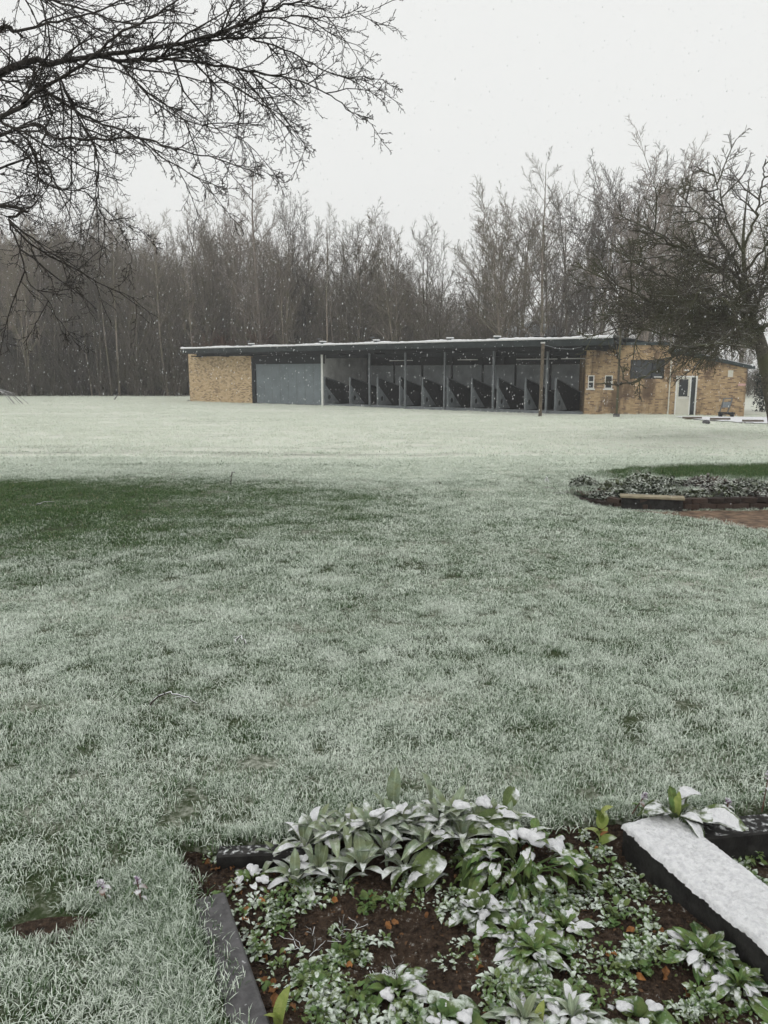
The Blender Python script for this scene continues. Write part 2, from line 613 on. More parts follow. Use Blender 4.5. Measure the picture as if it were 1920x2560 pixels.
M['clump'] = make_leaf_mat('bed_clump_leaf', (0.03, 0.045, 0.02), (0.085, 0.10, 0.05), (1.25, 1.9, 9, 1.3), 0.8, 0.0, (0.70, 0.74, 0.68), 0.85)
M['shoot'] = make_leaf_mat('yellow_green_shoot', (0.20, 0.27, 0.06), (0.34, 0.38, 0.12), (1.2, 1.5, 26, 0.6), 0.5)
M['purple'] = make_leaf_mat('purple_petal', (0.15, 0.08, 0.16), (0.28, 0.19, 0.30), (1.0, 1.4, 40, 0.6), 0.6)
M['redleaf'] = make_leaf_mat('reddish_leaf', (0.13, 0.06, 0.05), (0.2, 0.12, 0.08), (1.0, 1.4, 40, 0.6), 0.6)
M['brown'] = make_leaf_mat('dead_orange_leaf', (0.16, 0.07, 0.025), (0.42, 0.19, 0.06), (1.25, 1.6, 40, 0.5), 0.6)
M['hedge'] = make_leaf_mat('dark_hedge_leaf', (0.012, 0.02, 0.016), (0.035, 0.05, 0.038), (1.6, 1.9, 3, 0.5), 0.6)
M['pane'] = simple('dark_window_glass', (0.03, 0.036, 0.04), 0.08, 0.6, var=0.2, scale=2)
def make_soil_mat():
    m, nt, b = new_mat('dark_garden_soil', 0.95, 0.2)
    pos = coords(nt, 'World')
    n = noise(nt, pos, 60, 5, 0.7)
    n2 = noise(nt, pos, 7, 4, 0.6)
    col = mix(nt, ramp(nt, n, 0.3, 0.7), (0.014, 0.010, 0.008), (0.075, 0.05, 0.034))
    col = mix(nt, ramp(nt, n2, 0.5, 0.72, 0, 0.5), col, (0.10, 0.066, 0.043))
    fr = math_n(nt, 'MULTIPLY', ramp(nt, n, 0.58, 0.68), ramp(nt, n2, 0.45, 0.6))
    col = mix(nt, math_n(nt, 'MULTIPLY', fr, 0.6), col, (0.55, 0.58, 0.56))
    setc(nt, b, col)
    bump(nt, b, n, 0.8, 0.01)
    return m
M['soil'] = make_soil_mat()

# ------------------------------------------------------------------ ground, beds, path (outlines)
BED = [(-0.76, 2.40), (-0.34, 2.47), (0.49, 2.54), (0.85, 2.58), (1.43, 2.63), (3.4, 2.80), (3.4, 0.5), (0.02, 0.5), (-0.37, 1.65), (-0.57, 2.12)]
def line_px(L):
    return [tuple(ong(*p)[:2]) for p in L]
EDGE_PX = [(1446, 1247), (1500, 1262), (1560, 1272), (1640, 1276), (1720, 1275), (1820, 1273), (1920, 1272), (2080, 1272)]
EDGE = line_px(EDGE_PX)
MIDBED = EDGE + line_px([(2080, 1172), (1920, 1170), (1700, 1172), (1560, 1182), (1450, 1205), (1425, 1228)])
PATH = line_px([(1560, 1277), (1640, 1280), (1720, 1279), (1820, 1277), (1920, 1276), (2100, 1276), (2100, 1372), (1920, 1332), (1800, 1308), (1700, 1290)])
PATCH_C = onz(135, 2312, 0)


def spaced(a, b, fine0, fine1, step, grow):
    out = list(np.arange(fine0, fine1 + 1e-6, step))
    s, x = step, fine0
    left = []
    while x > a:
        s = min(s * grow, 6)
        x -= s
        left.append(x)
    s, x = step, out[-1]
    right = []
    while x < b:
        s = min(s * grow, 6)
        x += s
        right.append(x)
    return np.array(left[::-1] + out + right)


gx = spaced(-150, 150, -1.0, 1.8, 0.028, 1.13)
gy = spaced(-20, 210, 1.2, 2.9, 0.028, 1.11)
X, Y = np.meshgrid(gx, gy)
Z = gz(X, Y)
Z = np.where(inpoly(X, Y, BED), -0.13, Z)
Z = np.where(inpoly(X, Y, MIDBED), Z - 0.0, Z)
pr = np.hypot((X - PATCH_C[0]) / 0.17, (Y - PATCH_C[1]) / 0.07)
Z = Z - 0.025 * np.clip(1.4 - pr, 0, 1)
ny_, nx_ = X.shape
I = np.arange(ny_ * nx_).reshape(ny_, nx_)
Q = np.stack([I[:-1, :-1], I[:-1, 1:], I[1:, 1:], I[1:, :-1]], -1).reshape(-1, 4)
ground = obj('ground', mesh_data('ground', np.stack([X.ravel(), Y.ravel(), Z.ravel()], 1), [Q], M['lawn'], True))
tag(ground, kind='structure')


def fbm(x, y, seed=0, octs=5, f0=1.0):
    r = np.random.default_rng(seed)
    out = np.zeros(np.shape(x))
    a, f = 1.0, f0
    for _ in range(octs):
        for _ in range(3):
            th = r.uniform(0, 6.28)
            out = out + a / 3 * np.sin(f * (x * math.cos(th) + y * math.sin(th)) + r.uniform(0, 6.28))
        a *= 0.6
        f *= 1.93
    return out


def soil_z(x, y):
    return -0.055 + 0.022 * fbm(x, y, 3, 7, 9.0)


def sheet(name, poly, step, zf, mat):
    xs = [p[0] for p in poly]
    ys = [p[1] for p in poly]
    ax = np.arange(min(xs) - step, max(xs) + step, step)
    ay = np.arange(min(ys) - step, max(ys) + step, step)
    X, Y = np.meshgrid(ax, ay)
    Z = zf(X, Y)
    I = np.arange(X.size).reshape(X.shape)
    cx, cy = (X[:-1, :-1] + X[1:, 1:]) / 2, (Y[:-1, :-1] + Y[1:, 1:]) / 2
    keep = inpoly(cx, cy, poly)
    Q = np.stack([I[:-1, :-1], I[:-1, 1:], I[1:, 1:], I[1:, :-1]], -1)[keep]
    used = np.unique(Q)
    remap = np.zeros(X.size, int)
    remap[used] = np.arange(len(used))
    V = np.stack([X.ravel(), Y.ravel(), Z.ravel()], 1)[used]
    return obj(name, mesh_data(name, V, [remap[Q]], mat, True))


BEDX = [(max(-2, min(x, 2.2)), max(y, 1.0)) for x, y in BED]
tag(sheet('flower_bed_soil', BEDX, 0.018, soil_z, M['soil']), kind='structure')
tag(sheet('mid_bed_soil', MIDBED, 0.09, lambda x, y: gz(x, y) + 0.075 + 0.02 * fbm(x, y, 5, 4, 3.0), M['soil']), kind='structure')
tag(sheet('gravel_path', PATH, 0.06, lambda x, y: gz(x, y) + 0.008 + 0.006 * fbm(x, y, 6, 4, 7.0), M['rust']), kind='structure')
soil_spot = sheet('bare_soil_patch', [(PATCH_C[0] + 0.2 * math.cos(a) * (1 + 0.2 * math.sin(3 * a)), PATCH_C[1] + 0.075 * math.sin(a)) for a in np.linspace(0, 6.28, 20)[:-1]], 0.012, lambda x, y: -0.014 + 0.003 * fbm(x, y, 8, 4, 30.0), M['soil'])
tag(soil_spot, kind='structure')
YARD = [tuple(ong(*p)[:2]) for p in ((1690, 1043), (1760, 1044), (1960, 1044), (1960, 1063), (1850, 1058), (1760, 1052))]
tag(sheet('snowy_yard', YARD, 0.25, lambda x, y: gz(x, y) + 0.05, M['snow']), kind='structure')

# ------------------------------------------------------------------ driving range shelter
ZB = -0.75
P0 = onz(1460, 1037, ZB)
ANG = math.radians(-36.32)
shelter = empty('practice_shelter', tuple(P0), ANG)
tag(shelter, 'long open-fronted practice shelter with snow-edged flat roof, grey screens and yellow brick store', 'shelter')
# local axes: x to the right along the front, -y towards the lawn, z up
MB().box(-33.2, -0.25, 0.05, 5.4, -0.4, 0.06).build('floor_slab', M['floor'], shelter)
# roof: shallow slab falling to the back, with fascia and lumpy snow on its front edge
rf = MB().prism([(-1.2, 3.93), (6.0, 3.72), (6.0, 3.56), (-1.2, 3.77)], 'x', -31.9, 1.85).build('roof', M['roof_under'], shelter)
MB().box(-31.93, 1.88, -1.29, -1.203, 3.68, 4.02).build('fascia', M['fascia'], rf)
def snow_strip():
    n = 260
    xs = np.linspace(-31.96, 1.9, n)
    r = np.random.default_rng(5)
    V, Q = [], []
    for i, x in enumerate(xs):
        h = 0.14 + 0.025 * math.sin(x * 1.3) + r.uniform(-0.02, 0.02)
        d = 0.06 + r.uniform(-0.02, 0.02)
        prof = [(-1.30 - d * 0.3, 4.021), (-1.33 - d, 4.06), (-1.31 - d * 0.5, 4.02 + h * 0.8), (-1.22, 4.02 + h), (-0.6, 4.0 + h), (6.0, 3.74 + h), (6.0, 3.73)]
        V += [(x, a, b) for a, b in prof]
    k = 7
    for i in range(n - 1):
        for j in range(k - 1):
            Q.append((i * k + j, (i + 1) * k + j, (i + 1) * k + j + 1, i * k + j + 1))
    V += [(xs[0], 6.0, 3.73), (xs[-1], 6.0, 3.73)]
    me = mesh_data('roof_snow', V, [np.array(Q)], M['snow'], True)
    return obj('roof_snow', me, rf)
snow_strip()
for x, h in ((-24.4, 0.07), (-17.7, 0.08), (-13.3, 0.07), (-7.9, 0.07), (-4.8, 0.08), (0.5, 0.03)):   # snowed floodlight brackets along the edge
    b = MB().box(x - 0.13, x + 0.13, -1.35, -1.08, 4.1, 4.16 + h).build('bracket', M['roof'], rf, bevel=0.02)
    s = MB().box(x - 0.19, x + 0.17, -1.40, -1.02, 4.161 + h, 4.23 + h).build('snow_cap', M['snow'], b, bevel=0.03)
    if x < -13:
        MB().bar((x - 0.35, -1.2, 4.16), (x - 0.35, -1.2, 4.36 + h), 0.025).bar((x - 0.5, -1.2, 4.38 + h), (x - 0.15, -1.2, 4.38 + h), 0.04).build('cable_stub', M['steel'], b)
# ceiling purlins and front beam
for i, y in enumerate((0.0, 1.7, 3.4, 5.0)):
    z = 3.77 - (y + 1.2) * 0.0292 - 0.14
    MB().box(-31.7, 1.7, y - 0.05, y + 0.05, z - 0.13, z + 0.12).build('purlin', M['steel_dark'], shelter)
for x in np.arange(-31, 1.5, 2.9):
    MB().prism([(-1.15, 3.52), (5.3, 3.33), (5.3, 3.25), (-1.15, 3.44)], 'x', x - 0.04, x + 0.04).build('rafter', M['steel_dark'], shelter)
MB().box(-25.55, -18.72, 0.0, 0.12, 2.86, 3.45).build('lintel', M['roof_under'], shelter)
MB().box(-18.6, -0.1, 0.12, 0.24, 3.2, 3.44).build('front_beam', M['roof_under'], shelter)
# brick store at the far end
store = MB().box(-32.75, -25.75, 0.0, 5.3, -0.5, 3.66).build('brick_wall', M['brick'], shelter)
# grey closed bay
MB().box(-25.35, -18.95, 0.10, 0.22, 0.02, 2.86).build('grey_screen', M['panel'], shelter)
for i in range(1, 8):
    x = -25.35 + i * 0.8
    MB().box(x - 0.012, x + 0.012, 0.085, 0.099, 0.03, 2.85).build('seam', M['steel'], shelter)
MB().box(-25.70, -25.40, -0.02, 0.2, -0.2, 3.3).build('store_pillar', M['mat_dark'], shelter)
# end wall of the bays, white front edge
MB().box(-18.9, -18.78, 0.02, 4.9, 0.0, 3.44).build('partition', M['panel_lt'], shelter)
MB().box(-18.92, -18.76, -0.06, 0.015, -0.2, 3.46).build('partition_edge', M['white'], shelter)
# back wall: pale upper sheets between dark posts over a dark lower board
xs = [-18.7, -16.3, -13.9, -11.5, -9.1, -6.7, -4.3, -1.9, -0.1]
for i in range(len(xs) - 1):
    MB().box(xs[i] + 0.06, xs[i + 1] - 0.06, 4.95, 5.02, 1.2, 2.75).build('back_sheet', M['panel_back'], shelter)
    MB().box(xs[i] + 0.06, xs[i + 1] - 0.06, 4.93, 5.04, 0.061, 1.19).build('back_board', M['mat_dark'], shelter)
    MB().box(xs[i] - 0.058, xs[i] + 0.058, 4.88, 5.06, 0.061, 3.3).build('back_post', M['steel_dark'], shelter)
MB().box(-18.7, -0.1, 4.9, 5.08, 2.76, 3.32).build('back_beam', M['steel_dark'], shelter)
# steel posts carrying the front
for x in (-14.75, -11.9, -8.98, -5.62, -2.25):
    MB().box(x - 0.055, x + 0.055, -0.09, 0.04, -0.2, 3.5).build('post', M['steel'], shelter)
MB().box(-18.7, -0.1, -0.03, 0.045, -0.3, 0.17).build('bay_kerb', M['steel'], shelter)
# bay dividers: dark sloping screen, grey front post, grey gusset with a round hole
DIV = [-18.7, -16.45, -14.15, -12.36, -10.64, -8.80, -7.10, -5.36, -3.58, -1.73]
def ring_plate(x, t):
    """triangular plate with a round hole, in the y-z plane"""
    tri = [(0.07, 0.17), (1.55, 0.17), (0.07, 1.42)]
    c, rad, n = (0.48, 0.58), 0.17, 18
    V, Q = [], []
    outer = []
    for k in range(n):
        a = 2 * math.pi * k / n
        d = (math.cos(a), math.sin(a))
        best = 9
        for i in range(3):
            p, q = tri[i], tri[(i + 1) % 3]
            ex, ey = q[0] - p[0], q[1] - p[1]
            den = d[0] * ey - d[1] * ex
            if abs(den) < 1e-9: continue
            s = ((p[0] - c[0]) * ey - (p[1] - c[1]) * ex) / den
            w = ((p[0] - c[0]) * d[1] - (p[1] - c[1]) * d[0]) / den
            if s > 0 and -1e-6 <= w <= 1 + 1e-6: best = min(best, s)
        outer.append((c[0] + d[0] * best, c[1] + d[1] * best))
    for corner in tri:                           # pull the nearest outline point onto each corner
        k = min(range(n), key=lambda i: (outer[i][0] - corner[0]) ** 2 + (outer[i][1] - corner[1]) ** 2)
        outer[k] = corner
    for xx in (x - t, x + t):
        V += [(xx, a, b) for a, b in outer]
        V += [(xx, c[0] + rad * math.cos(2 * math.pi * k / n), c[1] + rad * math.sin(2 * math.pi * k / n)) for k in range(n)]
    for k in range(n):
        j = (k + 1) % n
        Q += [(k, j, n + j, n + k), (2 * n + k, 3 * n + k, 3 * n + j, 2 * n + j), (k, 2 * n + k, 2 * n + j, j), (n + k, n + j, 3 * n + j, 3 * n + k)]
    return MB().add(V, Q)
for x in DIV:
    d = MB().prism([(0.10, 0.07), (3.9, 0.07), (3.9, 1.02), (0.10, 1.92)], 'x', x - 0.02, x + 0.02).build('bay_divider', M['mat_dark'], shelter)
    MB().box(x - 0.05, x + 0.05, 0.0, 0.095, 0.171, 1.98).build('front_post', M['steel'], d)
    ring_plate(x + 0.05, 0.022).build('gusset', M['gusset'], d)
    MB().bar((x, 0.12, 1.95), (x, 3.9, 1.05), 0.06, 0.05).build('top_rail', M['steel'], d)
for x0, x1, y in ((-14.6, -12.8, 2.0), (-9.0, -7.6, 1.5), (-5.2, -2.6, 2.0), (-2.0, -0.6, 1.2)):   # strip light housings
    MB().box(x0, x1, y, y + 0.08, 3.02, 3.08).build('light_batten', M['panel_lt'], shelter)

# ------------------------------------------------------------------ brick clubhouse
CANG = math.radians(-10.48)
club = empty('brick_clubhouse', tuple(P0), CANG)
tag(club, 'yellow brick clubhouse with cream half-glazed door and two small white windows', 'building')
def wall_with_holes(outline_top, x0, x1, holes, y0, y1, zbot):
    """front wall as vertical strips: outline_top(x) gives the top; holes are (x0, x1, z0, z1)"""
    m = MB()
    cuts = sorted({x0, x1, *[h[0] for h in holes], *[h[1] for h in holes], *[k for k in (4.2, 4.75, 4.2) if x0 < k < x1]})
    for a, b in zip(cuts[:-1], cuts[1:]):
        hs = sorted([h for h in holes if h[0] <= a + 1e-6 and h[1] >= b - 1e-6], key=lambda h: h[2])
        z = zbot
        for h in hs:
            m.box(a, b, y0, y1, z, h[2])
            z = h[3]
        ta, tb = outline_top(a + 1e-4), outline_top(b - 1e-4)
        m.prism([(a, z), (b, z), (b, tb), (a, ta)], 'y', y0, y1)
    return m
def club_top(x):
    if x < 4.2: return 3.72
    return 3.30 - (x - 4.75) * 0.235 if x > 4.75 else 3.30 - (4.75 - x) * 0.1
HOLES = [(0.13, 0.46, 1.42, 2.13), (1.01, 1.42, 1.42, 2.13), (2.3, 4.05, 1.95, 2.95), (4.68, 5.76, 0.02, 2.11)]
wall_with_holes(club_top, 0.0, 8.2, HOLES, 0.0, 0.24, -0.4).build('front_wall', M['brick_old'], club)
MB().box(0.0, 0.24, 0.243, 6.0, -0.4, 3.72).build('side_wall', M['brick_old'], club)
MB().box(7.96, 8.2, 0.243, 6.0, -0.4, 2.4).build('side_wall', M['brick_old'], club)
MB().box(0.243, 7.957, 5.8, 6.0, -0.4, 2.4).build('back_wall', M['brick_old'], club)
MB().box(0.243, 7.957, 0.243, 5.797, -0.3, -0.02).build('floor', M['floor'], club)
# roof of the gabled end, dark verge and thin snow
g = MB().prism([(4.22, 3.30), (4.75, 3.345), (8.5, 2.465), (8.5, 2.60), (4.75, 3.48), (4.22, 3.43)], 'y', -0.25, 6.2).build('gable_roof', M['roof'], club)
MB().prism([(4.75, 3.483), (8.5, 2.603), (8.5, 2.63), (4.75, 3.52)], 'y', -0.05, 6.1).build('roof_snow', M['snow'], g)
MB().box(1.9, 4.21, -0.1, 6.1, 3.72, 3.86).build('flat_roof', M['roof'], club)
MB().box(0.25, 7.9, 5.0, 5.1, 0.0, 2.3).build('inner_wall', M['floor'], club)
for (x0, x1, z0, z1) in HOLES[:2]:
    w = MB().box(x0 + 0.05, x1 - 0.05, 0.10, 0.12, z0 + 0.05, z1 - 0.05).build('window', M['pane'], club)
    f = MB()
    f.box(x0, x0 + 0.05, 0.02, 0.14, z0, z1).box(x1 - 0.05, x1, 0.02, 0.14, z0, z1)
    f.box(x0 + 0.05, x1 - 0.05, 0.02, 0.14, z1 - 0.05, z1).box(x0 + 0.05, x1 - 0.05, 0.02, 0.14, z0, z0 + 0.05)
    f.box(x0 + 0.05, x1 - 0.05, 0.03, 0.13, (z0 + z1) / 2 - 0.03, (z0 + z1) / 2 + 0.03)
    f.build('frame', M['white'], w)
    MB().box(x0 - 0.08, x1 + 0.06, -0.07, 0.018, z0 - 0.07, z0 - 0.004).build('sill', M['white'], w)
x0, x1, z0, z1 = HOLES[2]
w = MB().box(x0 + 0.04, x1 - 0.04, 0.11, 0.13, z0 + 0.04, z1 - 0.04).build('dark_window', M['pane'], club)
f = MB()
f.box(x0, x0 + 0.04, 0.03, 0.15, z0, z1).box(x1 - 0.04, x1, 0.03, 0.15, z0, z1).box(x0 + 0.04, x1 - 0.04, 0.03, 0.15, z1 - 0.04, z1).box(x0 + 0.04, x1 - 0.04, 0.03, 0.15, z0, z0 + 0.04)
f.box((x0 + x1) / 2 + 0.25, (x0 + x1) / 2 + 0.29, 0.03, 0.15, z0 + 0.04, z1 - 0.04)
f.build('frame', M['steel_dark'], w)
MB().box(3.55, 3.95, 0.05, 0.09, 2.02, 2.07).build('paper_notice', M['white'], w)
MB().bar((4.36, -0.05, -0.05), (4.36, -0.05, 2.95), 0.055).build('downpipe', M['cream'], club)
# door with side light
x0, x1, z0, z1 = HOLES[3]
dframe = MB()
dframe.box(x0, x0 + 0.07, -0.02, 0.12, z0, z1).box(x1 - 0.07, x1, -0.02, 0.12, z0, z1).box(x0 + 0.07, x1 - 0.07, -0.02, 0.12, z1 - 0.08, z1)
dframe.box(5.40, 5.46, -0.02, 0.12, z0, z1 - 0.08)
df = dframe.build('door_frame', M['white'], club)
MB().box(5.46, x1 - 0.07, 0.05, 0.07, z0 + 0.02, z1 - 0.085).build('side_light', M['pane'], df)
d = MB()
d.box(x0 + 0.075, 5.395, 0.02, 0.07, z0 + 0.03, 1.02).box(x0 + 0.075, x0 + 0.17, 0.02, 0.07, 1.02, z1 - 0.085).box(5.31, 5.395, 0.02, 0.07, 1.02, z1 - 0.085).box(x0 + 0.17, 5.31, 0.02, 0.07, z1 - 0.18, z1 - 0.085)
d = d.build('door', M['cream'], club)
MB().box(x0 + 0.172, 5.308, 0.035, 0.055, 1.022, z1 - 0.182).build('door_pane', M['pane'], d)
MB().box(x0 + 0.15, 5.33, 0.008, 0.019, 0.92, 0.96).build('kick_rail', M['white'], d)
MB().box(5.32, 5.38, -0.03, 0.018, 1.0, 1.04).build('handle', M['steel'], d)
MB().box(4.5, 6.3, -0.55, -0.03, -0.3, 0.02).build('doorstep', M['floor'], club, bevel=0.02)
MB().box(5.02, 5.28, -0.12, -0.003, 2.36, 2.44).build('wall_lamp', M['white'], club, bevel=0.02)
MB().box(7.8, 8.16, -0.03, -0.003, 1.6, 1.71).build('wall_sign', M['pink'], club)
MB().box(7.25, 7.5, -0.02, -0.003, 2.05, 2.4).build('pale_patch', M['cream'], club)

# ------------------------------------------------------------------ poles, yard things
def tube_obj(name, pts, radii, sides, mat, parent=None):
    return obj(name, tube_mesh(name, [(np.array(pts, float), np.array(radii, float))], sides, mat), parent)
pp = ong(1350, 1042)
pole = empty('timber_pole', tuple(pp))
tag(pole, 'weathered square timber pole standing on the snow before the open bays', 'pole')
MB().bar((0, 0, -0.3), (0.02, 0, 3.72), 0.15, 0.15, (0, 1, 0)).build('shaft', M['timber'], pole, bevel=0.01)
MB().box(-0.09, 0.11, -0.09, 0.09, 3.721, 3.79).build('pole_cap', M['panel_lt'], pole)
tube_obj('wire', [(0.05, 0.05, 3.66), (0.9, 0.5, 3.48), (1.7, 1.0, 3.46), (2.4, 1.5, 3.6)], [0.018] * 4, 4, M['steel'], pole)
pp = ong(1541, 1042)
pole2 = empty('slim_dark_pole', tuple(pp))
tag(pole2, 'slim dark pole with grey foot standing before the brick clubhouse', 'pole')
tube_obj('shaft', [(0, 0, -0.2), (0, 0, 2), (-0.02, 0, 4.45)], [0.06, 0.055, 0.05], 8, M['moss_bark'], pole2)
MB().prism([(0.17 * math.cos(a), 0.17 * math.sin(a)) for a in np.arange(8) * math.pi / 4], 'z', -0.1, 0.16).build('foot', M['stone'], pole2, bevel=0.03)

tr = ong(1815, 1044)
stand = empty('golf_trolley', tuple(tr), 0.2)
tag(stand, 'small grey metal trolley parked before the clubhouse wall beside the door', 'trolley')
f = MB()
for s in (-1, 1):
    f.bar((s * 0.22, 0.25, 0.18), (s * 0.24, -0.05, 0.95), 0.045)
    f.bar((s * 0.24, -0.3, 0.14), (s * 0.22, 0.3, 0.18), 0.05)
f.bar((-0.24, -0.05, 0.95), (0.24, -0.05, 0.95), 0.05).bar((-0.23, 0.1, 0.6), (0.23, 0.1, 0.6), 0.05)
f.build('frame', M['steel'], stand)
MB().box(-0.3, 0.3, -0.32, 0.3, 0.2, 0.27).build('tray', M['steel_dark'], stand, bevel=0.02)
MB().box(-0.2, 0.2, 0.03, 0.10, 0.5, 0.78).build('back_plate', M['gusset'], stand)
for s in (-1, 1):
    MB().prism([(0.14 * math.cos(a), 0.145 + 0.14 * math.sin(a)) for a in np.arange(12) * math.pi / 6], 'x', s * 0.33 - 0.03, s * 0.33 + 0.03).build('wheel', M['mat_dark'], stand)
for (px, py), lab in (((1730, 1049), 'low dark timber block lying straight before the cream door'), ((1800, 1052), 'low dark timber block lying just before the grey trolley'), ((1882, 1057), 'low dark timber block nearest the big mossy tree')):
    p = ong(px, py)
    b = empty('timber_block', tuple(p), -0.15)
    tag(b, lab, 'block', 'timber blocks along the yard edge')
    MB().box(-0.42, 0.42, -0.1, 0.1, -0.05, 0.13).build('block', M['timber'], b, bevel=0.015)
    MB().box(-0.41, 0.41, -0.09, 0.095, 0.131, 0.15).build('snow_cap', M['snow'], b, bevel=0.008)
def stone(name, loc, r, mat, seed, flat=0.7):
    rr = np.random.default_rng(seed)
    V, Q = [], []
    n, k = 6, 9
    for i in range(n + 1):
        th = math.pi * i / n
        for j in range(k):
            a = 2 * math.pi * j / k
            q = r * (1 + rr.uniform(-0.15, 0.15)) if 0 < i < n else r
            V.append((q * math.sin(th) * math.cos(a), q * math.sin(th) * math.sin(a) * 0.8, q * flat * math.cos(th)))
    for i in range(n):
        for j in range(k):
            Q.append((i * k + j, (i + 1) * k + j, (i + 1) * k + (j + 1) % k, i * k + (j + 1) % k))
    return obj(name, mesh_data(name, V, [np.array(Q)], mat, True), None, loc)
p = ong(1765, 1060)
tag(stone('dark_stone', (p[0], p[1], p[2] + 0.06), 0.17, M['stone'], 3), 'dark stone lying on open snow before the timber blocks', 'stone')

# small far building behind the trees
fb = empty('far_shed', tuple(at(1320, 928, 88) * np.array([1, 1, 0]) + np.array([0, 0, -0.75])), -0.15)
tag(fb, 'distant shed with snow-covered pitched roof showing between trunks above the shelter', 'building')
MB().box(-4.6, 4.6, 0, 8, 0, 5.9).build('wall', M['roof_under'], fb)
r_ = MB().prism([(-5.0, 5.75), (0.4, 7.15), (5.0, 6.1), (5.0, 6.3), (0.4, 7.35), (-5.0, 5.95)], 'y', -0.6, 8.6).build('roof', M['roof_under'], fb)
MB().prism([(-5.1, 5.953), (0.4, 7.353), (5.1, 6.303), (5.1, 6.6), (0.4, 7.75), (-5.1, 6.35)], 'y', -0.7, 8.5).build('roof_snow', M['snow'], r_)

# ------------------------------------------------------------------ trees
def grow(r, p, d, L, rad, lvl, S, out):
    """S[lvl] = dict(n pts, wander, up, kids, t0, ang, ratio, rr)"""
    s = S[lvl]
    n = s['n']
    pts = [np.array(p, float)]
    d = unit(np.array(d, float))
    dirs = [d]
    for i in range(n - 1):
        d = unit(d + r.normal(0, s['wander'], 3) + np.array([0, 0, s['up']]))
        pts.append(pts[-1] + d * L / (n - 1))
        dirs.append(d)
    end = s.get('end', 0.3)
    rads = rad * (1 - (1 - end) * np.linspace(0, 1, n))
    rads = np.maximum(rads, s.get('min', 0.002))
    out[lvl].append((np.array(pts), rads))
    if lvl + 1 >= len(S): return
    k = s['kids']
    k = int(k * r.uniform(0.8, 1.2) + r.uniform(0, 1))
    c = S[lvl + 1]
    az = r.uniform(0, 6.28)
    for i in range(k):
        t = s['t0'] + (1 - s['t0']) * (i + r.uniform(0, 1)) / max(k, 1)
        u = min(t * (n - 1), n - 1 - 1e-6)
        j = int(u)
        q = pts[j] + (pts[j + 1] - pts[j]) * (u - j)
        dd = dirs[j]
        az += 2.4 + r.normal(0, 0.5)
        ref = np.array([0, 0, 1.0]) if abs(dd[2]) < 0.9 else np.array([1.0, 0, 0])
        a = unit(np.cross(dd, ref))
        b = np.cross(dd, a)
        side = a * math.cos(az) + b * math.sin(az)
        th = c['ang'] * r.uniform(0.7, 1.25)
        nd = dd * math.cos(th) + side * math.sin(th)
        fall = s.get('fall', 0.55)
        ln = L * c['ratio'] * (1 - fall * t) * r.uniform(0.65, 1.25)
        grow(r, q, nd, ln, rads[j] * c['rr'], lvl + 1, S, out)


def style(kind, h):
    if kind == 'fan':       # several steep stems, brushy top
        return [dict(n=8, wander=0.05, up=0.03, kids=11, t0=0.25, end=0.25, fall=0.35),
                dict(n=7, wander=0.11, up=0.05, kids=10, t0=0.15, ang=0.58, ratio=0.5, rr=0.62, end=0.25, min=0.012, fall=0.5),
                dict(n=5, wander=0.15, up=0.05, kids=9, t0=0.1, ang=0.65, ratio=0.36, rr=0.5, end=0.4, min=0.015, fall=0.5),
                dict(n=4, wander=0.2, up=0.06, kids=0, t0=0.1, ang=0.75, ratio=0.5, rr=0.7, end=0.7, min=0.0115)]
    if kind == 'leader':    # straight leader, short ascending branches all the way
        return [dict(n=12, wander=0.03, up=0.04, kids=26, t0=0.22, end=0.12, fall=0.72),
                dict(n=6, wander=0.08, up=0.10, kids=10, t0=0.15, ang=0.8, ratio=0.33, rr=0.42, end=0.3, min=0.011, fall=0.5),
                dict(n=4, wander=0.12, up=0.08, kids=8, t0=0.1, ang=0.65, ratio=0.42, rr=0.55, end=0.5, min=0.010, fall=0.5),
                dict(n=3, wander=0.15, up=0.05, kids=0, t0=0.1, ang=0.65, ratio=0.48, rr=0.6, end=0.6, min=0.0075)]
    if kind == 'slim':      # young plantation stem, bare below
        return [dict(n=9, wander=0.04, up=0.04, kids=13, t0=0.42, end=0.25, fall=0.55),
                dict(n=5, wander=0.09, up=0.12, kids=9, t0=0.15, ang=0.65, ratio=0.34, rr=0.5, end=0.3, min=0.011, fall=0.5),
                dict(n=4, wander=0.12, up=0.08, kids=8, t0=0.1, ang=0.65, ratio=0.48, rr=0.55, end=0.5, min=0.010, fall=0.4),
                dict(n=3, wander=0.15, up=0.05, kids=0, t0=0.1, ang=0.6, ratio=0.5, rr=0.6, end=0.6, min=0.0075)]
    if kind == 'bush':      # undergrowth
        return [dict(n=5, wander=0.14, up=0.10, kids=7, t0=0.1, end=0.3, fall=0.4),
                dict(n=4, wander=0.16, up=0.10, kids=8, t0=0.15, ang=0.6, ratio=0.5, rr=0.6, end=0.4, min=0.011, fall=0.4),
                dict(n=3, wander=0.2, up=0.05, kids=0, t0=0.1, ang=0.6, ratio=0.5, rr=0.7, end=0.6, min=0.008)]


